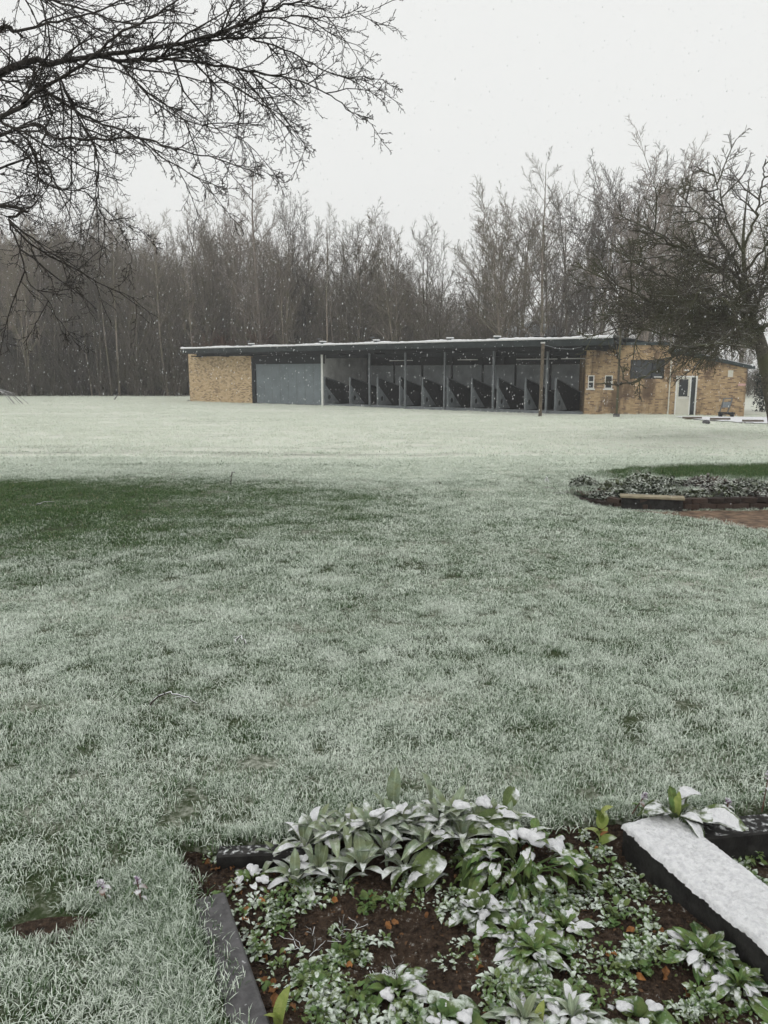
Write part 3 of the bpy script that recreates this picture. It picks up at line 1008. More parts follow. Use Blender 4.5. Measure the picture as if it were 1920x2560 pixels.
def tree_proto(seed, kind, h, r0):
    r = np.random.default_rng(seed)
    S = style(kind, h)
    out = [[] for _ in S]
    if kind == 'fan':
        for k in range(3 if seed % 2 else 2):
            a = r.uniform(0, 6.28)
            lean = r.uniform(0.03, 0.16)
            grow(r, (0.15 * math.cos(a), 0.15 * math.sin(a), -0.2), (math.cos(a) * lean, math.sin(a) * lean, 1), h * r.uniform(0.72, 0.86), r0 * r.uniform(0.7, 1), 0, S, out)
    elif kind == 'bush':
        for k in range(9):
            a = r.uniform(0, 6.28)
            lean = r.uniform(0.05, 0.6)
            grow(r, (0.5 * math.cos(a), 0.5 * math.sin(a), -0.1), (math.cos(a) * lean, math.sin(a) * lean, 1), h * r.uniform(0.6, 1), r0, 0, S, out)
    else:
        grow(r, (0, 0, -0.2), (r.normal(0, 0.03), r.normal(0, 0.03), 1), h * 0.97, r0, 0, S, out)
    zmax = max(p[:, 2].max() for L in out for p, _ in L)
    k = h / zmax
    out = [[(p * k, q) for p, q in L] for L in out]
    return out


def proto_meshes(name, seed, kind, h, r0, mat):
    out = tree_proto(seed, kind, h, r0)
    tr_ = tube_mesh(name + '_trunk', out[0], 6, mat)
    V, Q = [], []
    base = 0
    for L in out[1:]:
        if not L: continue
        v, q = tubes(L, 3)
        V.append(v)
        Q.append(q + base)
        base += len(v)
    cr = mesh_data(name + '_crown', np.concatenate(V), [np.concatenate(Q)], mat, True)
    return tr_, cr


PROTO = {}
for key, (seed, kind, h, r0, mt) in {
    'fanA': (1, 'fan', 18, 0.17, 'wood_bark'), 'fanB': (2, 'fan', 18, 0.19, 'wood_bark'), 'fanC': (3, 'fan', 18, 0.15, 'wood_bark'),
    'leadA': (4, 'leader', 20, 0.19, 'pale_bark'), 'leadB': (5, 'leader', 20, 0.18, 'wood_bark'),
    'slimA': (6, 'slim', 17, 0.11, 'wood_bark'), 'slimB': (7, 'slim', 17, 0.12, 'wood_bark'), 'slimC': (8, 'slim', 17, 0.10, 'wood_bark'),
    'palefan': (9, 'fan', 20, 0.19, 'pale_bark')}.items():
    PROTO[key] = (*proto_meshes(key, seed, kind, h, r0, M[mt]), h)
for key, (seed, h, mt) in {'bushA': (21, 4.5, 'thicket'), 'bushB': (22, 4.0, 'thicket'), 'bushC': (23, 5.0, 'thicket'), 'bushR': (24, 5.0, 'rustbush')}.items():
    PROTO[key] = (*proto_meshes(key, seed, 'bush', h, 0.03, M[mt]), h)


def place_tree(px, top, Y, key, label, group=None, name='bare_tree', rz=None, spread=1.0):
    """a tree standing on the ground at distance Y whose top reaches the given height in the view"""
    hz_ = at(px, top, Y)
    base_z = -0.75
    h = hz_[2] - base_z
    trunk, crown, h0 = PROTO[key]
    o = empty(name, (hz_[0], Y, base_z), random.uniform(0, 6.28) if rz is None else rz)
    k = h / h0
    o.scale = (k * spread, k * spread, k)
    obj('trunk', trunk, o)
    obj('crown', crown, o)
    return tag(o, label, 'tree', group)


SKYLINE = [
    (640, 400, 76, 'leadA', 'pale bare tree with wide pyramid crown rising above the wood left of centre', 1.25),
    (742, 458, 80, 'fanA', 'bare tree with brushy narrow top next to the pale pyramid-shaped tree', 0.8),
    (812, 505, 74, 'slimA', 'slim bare tree at the skyline above the grey closed bay', 1.0),
    (900, 490, 76, 'fanC', 'bare vase-shaped tree above the first open bays of the shelter', 0.9),
    (1000, 512, 74, 'fanB', 'bare broad vase-shaped tree above the middle of the shelter', 1.1),
    (1085, 540, 72, 'fanA', 'bare tree beside the skyline gap, on the denser side of the wood', 0.9),
    (1215, 545, 78, 'fanC', 'lower bare tree on the far side of the skyline gap', 1.0),
    (1275, 430, 72, 'fanB', 'tall multi-stemmed bare tree above the timber pole', 1.05),
    (1372, 355, 70, 'leadB', 'tall bare tree with straight leader standing above the shelter roof', 1.0),
    (1440, 450, 74, 'slimB', 'slender bare stem between the two tallest trees', 1.0),
    (1520, 385, 72, 'fanC', 'bare fan-shaped tree behind the end of the shelter roof', 1.1),
    (1640, 315, 68, 'palefan', 'tallest bare tree, wide pale fan crown above the clubhouse', 1.15),
    (1710, 400, 74, 'fanA', 'bare tree behind the mossy tree, next to the tallest crown', 0.9),
    (1800, 440, 80, 'fanB', 'bare tree largely hidden behind the dark mossy tree', 1.0),
    (1320, 520, 76, 'slimC', 'thin bare stem beside the tall straight-leader tree', 1.0),
    (560, 445, 84, 'palefan', 'pale bare tree just left of the pyramid-shaped tree', 0.9),
    (470, 470, 82, 'fanB', 'bare tree behind the hanging twig tips of the near branch', 0.9),
    (60, 455, 80, 'palefan', 'pale bare tree at the wood\'s end beneath the thick near branch', 1.0),
    (170, 470, 84, 'fanC', 'bare tree second from the wood\'s open end', 0.9),
    (300, 478, 80, 'fanA', 'bare tree in the wood between the drooping near twigs', 0.9),
    (1235, 520, 80, 'fanA', 'low bushy bare tree just right of the skyline gap', 1.2),
    (1310, 455, 78, 'fanC', 'bare tree crowded between the multi-stemmed and the straight-leader trees', 1.1),
    (1405, 420, 82, 'palefan', 'pale bare crown directly behind the straight-leader tree', 1.0),
    (1475, 415, 76, 'fanB', 'bare vase-shaped tree next to the slender stem over the shelter end', 1.0),
    (1580, 370, 76, 'fanA', 'bare tree filling the space beside the tallest crown, over the slim pole', 1.0),
    (1680, 380, 80, 'leadB', 'straight bare tree behind the tallest fan crown', 1.1),
    (1755, 430, 76, 'palefan', 'pale bare tree showing through the mossy tree\'s upper twigs', 1.0),
    (1890, 480, 84, 'fanC', 'bare tree behind the mossy tree\'s outer crown', 1.0),
]
for px, top, Yd, key, lab, sp in SKYLINE:
    place_tree(px, top, Yd, key, lab, 'trees on the skyline', spread=sp)
# slim stems along the front edge of the wood: nothing tells them apart
rr = np.random.default_rng(40)
for i in range(44):
    px = -40 + i * 24 + rr.uniform(-10, 10)
    place_tree(px, rr.uniform(500, 640) + max(0, px - 700) * 0.1, rr.uniform(74, 80), ['slimA', 'slimB', 'slimC', 'fanC'][i % 4], 'slim dark bare stem at the front edge of the dense wood', 'slim stems at the front of the wood', spread=rr.uniform(0.7, 1.0))


def instancer(name, P, rot, scl, idx, sources, kind='stuff'):
    """one object that carries copies of the source meshes on its points"""
    me = bpy.data.meshes.new(name)
    n = len(P)
    me.vertices.add(n)
    me.vertices.foreach_set('co', np.asarray(P, np.float32).ravel())
    a = me.attributes.new('rot', 'FLOAT_VECTOR', 'POINT')
    a.data.foreach_set('vector', np.asarray(rot, np.float32).ravel())
    a = me.attributes.new('scl', 'FLOAT_VECTOR', 'POINT')
    a.data.foreach_set('vector', np.asarray(scl, np.float32).ravel())
    a = me.attributes.new('idx', 'INT', 'POINT')
    a.data.foreach_set('value', np.asarray(idx, np.int32))
    o = link(bpy.data.objects.new(name, me))
    coll = bpy.data.collections.new(name + '_source')
    for i, m_ in enumerate(sources):
        s = bpy.data.objects.new('%s_%02d' % (name, i), m_)
        coll.objects.link(s)
    ng = bpy.data.node_groups.new(name, 'GeometryNodeTree')
    ng.interface.new_socket('Geometry', in_out='INPUT', socket_type='NodeSocketGeometry')
    ng.interface.new_socket('Geometry', in_out='OUTPUT', socket_type='NodeSocketGeometry')
    gi, go = ng.nodes.new('NodeGroupInput'), ng.nodes.new('NodeGroupOutput')
    ip = ng.nodes.new('GeometryNodeInstanceOnPoints')
    ci = ng.nodes.new('GeometryNodeCollectionInfo')
    ci.inputs['Collection'].default_value = coll
    ci.inputs['Separate Children'].default_value = True
    ci.inputs['Reset Children'].default_value = True
    ip.inputs['Pick Instance'].default_value = True
    def named(nm, ty):
        q = ng.nodes.new('GeometryNodeInputNamedAttribute')
        q.data_type = ty
        q.inputs['Name'].default_value = nm
        return q.outputs['Attribute']
    ng.links.new(gi.outputs[0], ip.inputs['Points'])
    ng.links.new(ci.outputs[0], ip.inputs['Instance'])
    ng.links.new(named('idx', 'INT'), ip.inputs['Instance Index'])
    ng.links.new(named('rot', 'FLOAT_VECTOR'), ip.inputs['Rotation'])
    ng.links.new(named('scl', 'FLOAT_VECTOR'), ip.inputs['Scale'])
    ng.links.new(ip.outputs[0], go.inputs[0])
    md = o.modifiers.new('instances', 'NODES')
    md.node_group = ng
    return tag(o, kind=kind)


# the rest of the wood, one mass behind the front stems
def joined(a, b, name):
    import bmesh
    bm = bmesh.new()
    bm.from_mesh(a)
    bm.from_mesh(b)
    me = bpy.data.meshes.new(name)
    bm.to_mesh(me)
    bm.free()
    me.materials.append(a.materials[0])
    return me
keys = ['fanA', 'fanB', 'fanC', 'slimA', 'slimB', 'slimC', 'palefan']
src = [joined(PROTO[k][0], PROTO[k][1], 'wood_' + k) for k in keys]
P, Rt, Sc, Ix = [], [], [], []
rr = np.random.default_rng(50)
for i in range(165):
    x = rr.uniform(-75, 8)
    y = rr.uniform(80, 118)
    P.append((x, y, -0.75)); Rt.append((rr.normal(0, 0.04), rr.normal(0, 0.05), rr.uniform(0, 6.28)))
    k = rr.uniform(0.9, 1.2) * (0.92 + 0.004 * (y - 80))
    if x > -12: k *= 0.8
    Sc.append((k, k, k)); Ix.append(rr.integers(0, len(keys)))
for i in range(150):                              # lower growth between the stems
    x = rr.uniform(-66, 12)
    y = rr.uniform(77, 100)
    k = rr.uniform(0.42, 0.66)
    P.append((x, y, -0.75)); Rt.append((0, 0, rr.uniform(0, 6.28))); Sc.append((k * 1.25, k * 1.25, k)); Ix.append((0, 1, 2, 6)[rr.integers(0, 4)])
for i in range(60):
    x = rr.uniform(8, 48)
    y = rr.uniform(84, 122)
    k = rr.uniform(0.5, 0.8)
    if x < 14: k *= 0.8
    P.append((x, y, -0.75)); Rt.append((0, 0, rr.uniform(0, 6.28))); Sc.append((k, k, k)); Ix.append(rr.integers(0, 6))
tag(instancer('woodland', P, Rt, Sc, Ix, src), 'deep mass of bare winter trees behind the shelter')
bsrc = [joined(PROTO[k][0], PROTO[k][1], 'thicket_' + k) for k in ('bushA', 'bushB', 'bushC', 'bushR')]
P, Rt, Sc, Ix = [], [], [], []
for i in range(760):
    x = rr.uniform(-62, 14)
    y = rr.uniform(73, 100)
    k = rr.uniform(0.6, 1.5) * (1 + 0.012 * (y - 73))
    P.append((x, y, -0.8)); Rt.append((0, 0, rr.uniform(0, 6.28))); Sc.append((k, k, k))
    Ix.append(3 if (-20 < x < -9 and rr.uniform() < 0.5) else rr.integers(0, 3))
for i in range(90):
    x = rr.uniform(12, 42)
    y = rr.uniform(70, 84)
    k = rr.uniform(0.6, 1.2)
    P.append((x, y, -0.8)); Rt.append((0, 0, rr.uniform(0, 6.28))); Sc.append((k, k, k)); Ix.append(rr.integers(0, 3))
tag(instancer('thicket', P, Rt, Sc, Ix, bsrc), 'dark tangle of undergrowth at the foot of the wood')

# ------------------------------------------------------------------ near tree: trunk outside the frame, boughs reaching over the lawn
near = empty('overhanging_tree', (-8.6, 10.2, float(gz(-8.6, 10.2))))
tag(near, 'large bare tree with dark knobbly boughs reaching in over the lawn', 'tree')
NT = np.array([-8.6, 10.2, float(gz(-8.6, 10.2))])
rn = np.random.default_rng(77)
tp = smooth_path([(0, 0, -0.3), (0.05, 0, 1.5), (0.25, -0.1, 3.0), (0.3, -0.2, 4.6), (0.2, -0.2, 6.5)], 14)
tube_obj('trunk', tp, np.linspace(0.36, 0.2, 14), 10, M['near_bark'], near)
def bough(pxs, Y0, Y1, root=None):
    pts = [at(px, py, Y0 + (Y1 - Y0) * i / (len(pxs) - 1)) - NT for i, (px, py) in enumerate(pxs)]
    if root is not None: pts = [np.array(root, float)] + pts
    return pts
BOUGHS = [   # (pixel path, start depth, end depth, root in tree space, start radius, end radius)
    ([(0, 180), (120, 160), (240, 140), (400, 118), (540, 88), (640, 40), (740, 5), (830, -30)], 9.8, 8.6, (0.25, -0.15, 3.6), 0.08, 0.009),
    ([(390, 142), (560, 165), (700, 192), (790, 218), (870, 272), (940, 318)], 9.3, 8.8, None, 0.030, 0.005),
    ([(250, 142), (330, 152), (420, 142), (520, 105), (620, 98), (720, 128), (810, 176), (880, 196), (960, 200)], 9.6, 8.5, None, 0.035, 0.005),
    ([(540, 88), (660, 48), (760, 40), (860, 46), (950, 14)], 9.0, 8.4, None, 0.022, 0.004),
    ([(0, 296), (60, 256), (140, 200), (220, 150), (290, 90), (380, 42), (450, -5), (540, -70)], 9.4, 8.2, (0.28, -0.2, 3.2), 0.055, 0.008),
    ([(0, 337), (130, 345), (250, 350), (345, 344), (430, 370), (520, 392), (610, 420), (660, 442)], 9.2, 8.4, (0.26, -0.15, 2.9), 0.040, 0.005),
    ([(0, 192), (90, 212), (165, 262), (255, 310), (330, 335), (420, 400), (490, 445), (560, 520)], 9.9, 9.2, (0.27, -0.1, 3.4), 0.050, 0.005),
    ([(0, 300), (50, 335), (95, 385), (130, 440), (110, 480), (90, 540)], 9.0, 8.7, None, 0.030, 0.004),
    ([(0, 515), (22, 548), (75, 592), (140, 640), (190, 686)], 8.8, 8.4, (0.27, -0.1, 3.9), 0.042, 0.006),
    ([(22, 548), (48, 620), (72, 700), (125, 760), (165, 850)], 8.6, 8.5, None, 0.022, 0.004),
    ([(140, 180), (190, 280), (240, 380), (245, 470), (255, 540), (295, 562), (330, 640)], 9.4, 9.0, None, 0.024, 0.004),
    ([(90, -30), (112, 30), (122, 90), (126, 160)], 9.2, 9.5, None, 0.018, 0.012),
    ([(-60, 95), (40, 78), (150, 52), (260, 22), (380, -30)], 9.6, 9.0, (0.3, -0.2, 4.4), 0.045, 0.010),
    ([(300, 155), (360, 230), (440, 290), (560, 330), (640, 380), (700, 450)], 9.2, 8.8, None, 0.020, 0.004),
    ([(480, 110), (540, 190), (640, 250), (720, 300), (770, 370)], 9.1, 8.7, None, 0.018, 0.004),
    ([(0, 420), (70, 430), (140, 470), (210, 480), (280, 540), (380, 590)], 9.6, 9.1, (0.26, -0.1, 2.7), 0.030, 0.004),
    ([(-60, -60), (60, -20), (200, 20), (330, 60), (470, 60), (600, 130)], 9.9, 9.3, (0.25, -0.1, 5.2), 0.04, 0.006),
]
S_near = [dict(n=7, wander=0.13, up=-0.02, kids=7, t0=0.08, end=0.35, min=0.0035, fall=0.45),
          dict(n=6, wander=0.17, up=0.015, kids=5, t0=0.1, ang=0.8, ratio=0.5, rr=0.65, end=0.5, min=0.0028, fall=0.4),
          dict(n=4, wander=0.2, up=0.03, kids=4, t0=0.15, ang=0.8, ratio=0.42, rr=0.75, end=0.7, min=0.0024, fall=0.3),
          dict(n=2, wander=0.0, up=0.0, kids=0, t0=0, ang=0.9, ratio=0.16, rr=1.15, end=0.9, min=0.0026)]
tw = [[], [], [], []]
for pxs, y0, y1, root, r0, r1 in BOUGHS:
    ctl = bough(pxs, y0, y1, root)
    n = max(16, 5 * len(ctl))
    path = smooth_path(ctl, n)
    path[1:] += rn.normal(0, 0.008, (n - 1, 3))
    rad = 0.58 * (r0 + (r1 - r0) * np.linspace(0, 1, n) ** 0.7)
    tube_obj('bough', path, rad, 7, M['near_bark'], near)
    seg = np.linalg.norm(np.diff(path, axis=0), axis=1)
    cum = np.concatenate([[0], np.cumsum(seg)])
    s = 2.2 if root is not None else 0.05
    while s < cum[-1]:
        j = min(np.searchsorted(cum, s) - 1, n - 2)
        j = max(j, 0)
        t = (s - cum[j]) / max(seg[j], 1e-6)
        q = path[j] + (path[j + 1] - path[j]) * t
        d = unit(path[j + 1] - path[j])
        side = unit(np.cross(d, rn.normal(0, 1, 3)))
        frac = s / cum[-1]
        dd = unit(d * 0.8 + side * rn.uniform(0.4, 1.0) + np.array([0.12, 0, -0.22 * rn.uniform(0, 1)]))
        grow(rn, q, dd, rn.uniform(0.5, 1.6) * (1 - 0.68 * frac), min(0.012, (r0 + (r1 - r0) * frac) * 0.45 + 0.002), 0, S_near, tw)
        s += rn.uniform(0.13, 0.29)
V, Qd, base = [], [], 0
for L, sd in zip(tw, (5, 4, 3, 3)):
    if not L: continue
    v, q = tubes(L, sd)
    V.append(v); Qd.append(q + base); base += len(v)
obj('twigs', mesh_data('near_twigs', np.concatenate(V), [np.concatenate(Qd)], M['near_bark'], True), near)
print('near twigs', [len(a) for a in tw])

# ------------------------------------------------------------------ mossy tree on the right
MT = ong(1950, 1092)
moss = empty('mossy_tree', tuple(MT))
tag(moss, 'dark mossy spreading tree standing before the brick clubhouse', 'tree')
YD = MT[1]
def mp(px, py, dy=0.0):
    return at(px, py, YD + dy) - MT
trunk = smooth_path([np.array((0.05, 0, -0.3)), mp(1934, 1010), mp(1912, 905), mp(1896, 840), mp(1868, 770), mp(1862, 690), mp(1858, 600), mp(1866, 500), mp(1878, 420)], 30)
trad = np.concatenate([np.linspace(0.27, 0.19, 9), np.linspace(0.185, 0.012, 21) * np.linspace(1, 0.35, 21)])
tube_obj('trunk', trunk, trad, 10, M['moss_bark'], moss)
MB_ = [   # limb paths in the picture with depth offsets; the same number again stand behind and to the side
    ([(1885, 870), (1800, 800), (1710, 765), (1610, 745), (1500, 690)], [0, -0.6, -1.4, -2.2, -2.8]),
    ([(1880, 840), (1780, 800), (1700, 850), (1672, 902), (1607, 945), (1550, 960), (1492, 957)], [0, -1, -1.6, -2, -2.2, -2.4, -2.6]),
    ([(1872, 800), (1790, 740), (1690, 700), (1600, 660), (1545, 610)], [0, 0.4, 0.9, 1.4, 1.8]),
    ([(1866, 740), (1790, 670), (1700, 620), (1620, 570)], [0, -1.0, -2.0, -2.8]),
    ([(1862, 690), (1800, 600), (1740, 530), (1690, 480)], [0, 0.8, 1.6, 2.2]),
    ([(1860, 640), (1820, 560), (1800, 490), (1780, 420)], [0, -0.4, -0.8, -1.2]),
    ([(1862, 620), (1890, 540), (1905, 460), (1915, 395)], [0, -0.5, -0.8, -1]),
    ([(1880, 850), (1950, 790), (2040, 760), (2150, 720)], [0, -0.8, -1.4, -2]),
    ([(1870, 780), (1950, 690), (2040, 620), (2130, 560)], [0, 0.8, 1.5, 2]),
    ([(1862, 680), (1930, 600), (1990, 520), (2040, 440)], [0, -0.8, -1.4, -2]),
    ([(1880, 830), (1850, 770), (1800, 730), (1740, 700)], [0, -1.8, -3.2, -4.4]),
    ([(1872, 800), (1900, 740), (1910, 680), (1925, 620)], [0, -1.5, -2.8, -3.8]),
    ([(1866, 740), (1840, 690), (1770, 640), (1660, 640)], [0, -1.4, -2.4, -3.2]),
    ([(1882, 860), (1830, 850), (1770, 880), (1730, 930)], [0, -1.2, -2.2, -3.0]),
    ([(1882, 845), (1800, 810), (1720, 800), (1640, 800)], [0, 1.0, 1.8, 2.4]),
    ([(1880, 830), (1800, 770), (1720, 770), (1650, 790), (1590, 800)], [0, -1.0, -2.0, -2.6, -3]),
    ([(1880, 820), (1810, 790), (1760, 760), (1690, 740), (1590, 780)], [0, -0.3, -0.4, -0.5, -0.6]),
    ([(1885, 860), (1810, 830), (1720, 840), (1640, 830), (1560, 800)], [0, -0.8, -1.6, -2.2, -2.8]),
    ([(1885, 860), (1800, 850), (1740, 870), (1690, 890)], [0, 0.6, 1.0, 1.2]),
    ([(1880, 830), (1780, 780), (1660, 790), (1560, 760)], [0, 1.2, 2.2, 3.0]),
    ([(1890, 860), (1850, 820), (1800, 850), (1760, 870)], [0, -2.0, -3.4, -4.5]),
    ([(1607, 945), (1570, 960), (1548, 900), (1535, 850)], [-2.2, -2.4, -2.6, -2.7]),
]
S_moss = [dict(n=6, wander=0.13, up=0.0, kids=7, t0=0.1, end=0.4, min=0.012, fall=0.4),
          dict(n=5, wander=0.16, up=0.02, kids=6, t0=0.1, ang=0.75, ratio=0.5, rr=0.65, end=0.5, min=0.009, fall=0.4),
          dict(n=4, wander=0.2, up=0.03, kids=0, t0=0.15, ang=0.8, ratio=0.55, rr=0.75, end=0.6, min=0.0075, fall=0.3)]
tw = [[], [], []]
for li, (pxs, dys) in enumerate(MB_):
    low = li in (1, 13, 21)
    ctl = [mp(a, b, c) for (a, b), c in zip(pxs, dys)]
    n = 6 * len(ctl)
    path = smooth_path(ctl, n)
    path[1:] += rn.normal(0, 0.02, (n - 1, 3))
    r_a = {1: 0.05, 21: 0.02, 4: 0.05, 5: 0.04, 6: 0.045, 9: 0.045, 8: 0.055}.get(li, 0.075)
    rad = r_a + (0.015 - r_a) * np.linspace(0, 1, n) ** 0.7
    tube_obj('limb', path, rad, 7, M['moss_bark'], moss)
    seg = np.linalg.norm(np.diff(path, axis=0), axis=1)
    cum = np.concatenate([[0], np.cumsum(seg)])
    s = 1.0
    while s < cum[-1]:
        j = max(min(np.searchsorted(cum, s) - 1, n - 2), 0)
        t = (s - cum[j]) / max(seg[j], 1e-6)
        q = path[j] + (path[j + 1] - path[j]) * t
        d = unit(path[j + 1] - path[j])
        side = unit(np.cross(d, rn.normal(0, 1, 3)) * np.array([1, 1, 0.55]))
        dd = unit(d * 0.7 + side * rn.uniform(0.5, 1.1))
        dd = unit(dd * np.array([1, 1, 0.75]))
        grow(rn, q, dd, (rn.uniform(0.3, 0.9) if low else rn.uniform(0.8, 2.0)) * (1 - 0.3 * s / cum[-1]), 0.014 if low else 0.024, 0, S_moss, tw)
        s += rn.uniform(0.4, 0.9) if low else rn.uniform(0.16, 0.34)
V, Qd, base = [], [], 0
for L, sd in zip(tw, (4, 3, 3)):
    v, q = tubes(L, sd)
    V.append(v); Qd.append(q + base); base += len(v)
obj('twigs', mesh_data('moss_twigs', np.concatenate(V), [np.concatenate(Qd)], M['moss_bark'], True), moss)
print('moss twigs', [len(a) for a in tw])

# ------------------------------------------------------------------ leaves, plants
def leaf_mesh(name, W, rise, droop, fold, mat, seed, rows=7, cols=4, tip=0.85, wav=0.02, stalk=0.1):
    """unit-long leaf along +x, its snow shell comes from the same grid"""
    r = np.random.default_rng(seed)
    T = np.linspace(0, 1, rows + 1)
    S = np.linspace(-1, 1, cols + 1)
    V = np.zeros((rows + 1, cols + 1, 3))
    for i, t in enumerate(T):
        w = W * max(0.0, math.sin(math.pi * min(1, t * 0.97 + 0.03) ** tip)) ** 0.6
        w = max(w, 0.02 if t < stalk + 0.1 else 0.004)
        x = t - 0.25 * droop * t * t
        z = rise * t - droop * t * t
        for j, s in enumerate(S):
            V[i, j] = (x, s * w, z + fold * abs(s) * w + wav * math.sin(7 * t + 3 * s + seed) * abs(s) + r.normal(0, wav * 0.25))
    I = np.arange((rows + 1) * (cols + 1)).reshape(rows + 1, cols + 1)
    Q = np.stack([I[:-1, :-1], I[1:, :-1], I[1:, 1:], I[:-1, 1:]], -1).reshape(-1, 4)
    me = mesh_data(name, V.reshape(-1, 3), [Q], mat, True)
    return me, V


def snow_mesh(name, V, thick, seed, t0=0.12, t1=0.97, inset=0.9):
    r = np.random.default_rng(seed)
    n, m = V.shape[:2]
    W = V.copy()
    cy = V[:, m // 2:m // 2 + 1, :]
    W = cy + (V - cy) * inset
    for i in range(n):
        t = i / (n - 1)
        a = math.sin(math.pi * min(1, max(0, (t - t0) / (t1 - t0)))) ** 0.5 if t0 < t < t1 else 0
        for j in range(m):
            s = abs(j / (m - 1) * 2 - 1)
            b = (1 - s ** 4)
            W[i, j, 2] += thick * a * (0.25 + 0.75 * b) * r.uniform(0.6, 1.3) - (0.02 if a == 0 else (0.0 if b > 0 else 0.012))
    I = np.arange(n * m).reshape(n, m)
    Q = np.stack([I[:-1, :-1], I[1:, :-1], I[1:, 1:], I[:-1, 1:]], -1).reshape(-1, 4)
    return mesh_data(name, W.reshape(-1, 3), [Q], M['snow'], True)


def leaf_set(key, W, mats, fold=0.25, thick=0.07, wav=0.02, tip=0.85):
    out = []
    for i, (rise, droop) in enumerate(((0.35, 0.6), (0.55, 1.0), (0.2, 0.35), (0.45, 0.75), (0.5, 0.45))):
        me, V = leaf_mesh(key + '_leaf', W * (0.9 + 0.06 * i), rise, droop, fold, mats, 31 + i, wav=wav, tip=tip)
        out.append((me, snow_mesh(key + '_leaf_snow', V, thick, 91 + i, 0.1 + 0.12 * (i % 3), (0.95, 0.72, 0.85)[i % 3], 0.62 + 0.06 * i)))
    return out


LEAF = {
    'lamb': leaf_set('lamb', 0.135, M['lamb'], 0.4, 0.08, 0.012, 1.05),
    'green': leaf_set('green', 0.17, M['green'], 0.3, 0.11, 0.05, 1.35),
    'broad': leaf_set('broad', 0.27, M['olive'], 0.25, 0.07, 0.04, 1.1),
    'shoot': leaf_set('shoot', 0.13, M['shoot'], 0.5, 0.04, 0.005),
    'red': leaf_set('red', 0.3, M['redleaf'], 0.2, 0.05, 0.03),
    'purple': leaf_set('purple', 0.4, M['purple'], 0.2, 0.05, 0.05),
    'weed': leaf_set('weed', 0.34, M['weed'], 0.15, 0.10, 0.06),
}


def put_leaf(parent, key, v, loc, az, el, L, roll=0.0, snow=True, wide=1.0):
    me, sm = LEAF[key][v]
    o = obj('leaf', me, parent, loc)
    o.rotation_mode = 'XYZ'
    o.rotation_euler = (roll, -el, az)
    o.scale = (L, L * wide, L)
    if snow:
        obj('snow', sm, o)
    return o


def rosette(name, label, cat, loc, key, n, L, el=(0.1, 0.9), group=None, snowp=0.5, seed=0, spread=0.02):
    r = np.random.default_rng(seed)
    e = empty(name, loc)
    tag(e, label, cat, group)
    for i in range(n):
        t = i / n
        az = i * 2.4 + r.uniform(-0.4, 0.4)
        elv = el[0] + (el[1] - el[0]) * t + r.uniform(-0.12, 0.12)
        ln = L * (1.1 - 0.45 * t) * r.uniform(0.8, 1.15)
        c = (spread * (1 - t) * math.cos(az), spread * (1 - t) * math.sin(az), 0.005 + 0.015 * t)
        put_leaf(e, key, int(r.integers(0, 4)), c, az, elv, ln, r.normal(0, 0.25), snow=(elv < 0.75 and r.uniform() < snowp), wide=r.uniform(0.85, 1.2))
    return e


def heap_mesh(seed):
    r = np.random.default_rng(seed)
    n, k = 9, 16
    V = []
    for i in range(n + 1):
        th = math.pi * 0.62 * i / n
        for j in range(k):
            a = 2 * math.pi * j / k
            q = 1 + 0.22 * math.sin(3 * a + seed) * math.sin(th) + 0.15 * math.sin(5 * a + 2 * seed) * math.sin(2 * th) + r.normal(0, 0.05)
            V.append((q * math.sin(th) * math.cos(a), q * math.sin(th) * math.sin(a) * 0.75, 0.45 * q * math.cos(th) + 0.05 * math.sin(7 * a) * math.sin(th)))
    Q = [(i * k + j, (i + 1) * k + j, (i + 1) * k + (j + 1) % k, i * k + (j + 1) % k) for i in range(n) for j in range(k)]
    return mesh_data('snow_heap', V, [np.array(Q)], M['snow'], True)
HEAP = [heap_mesh(i) for i in range(5)]


def heap(parent, loc, size, seed):
    r = np.random.default_rng(seed)
    o = obj('snow_heap', HEAP[seed % 5], parent, loc, (r.normal(0, 0.15), r.normal(0, 0.15), r.uniform(0, 6.28)), size)
    return o


def bedpt(px, py, dz=0.0):
    z = -0.05
    for _ in range(12):
        p = onz(px, py, z)
        z = float(soil_z(p[0], p[1]))
    p = onz(px, py, z)
    return np.array([p[0], p[1], z + dz])


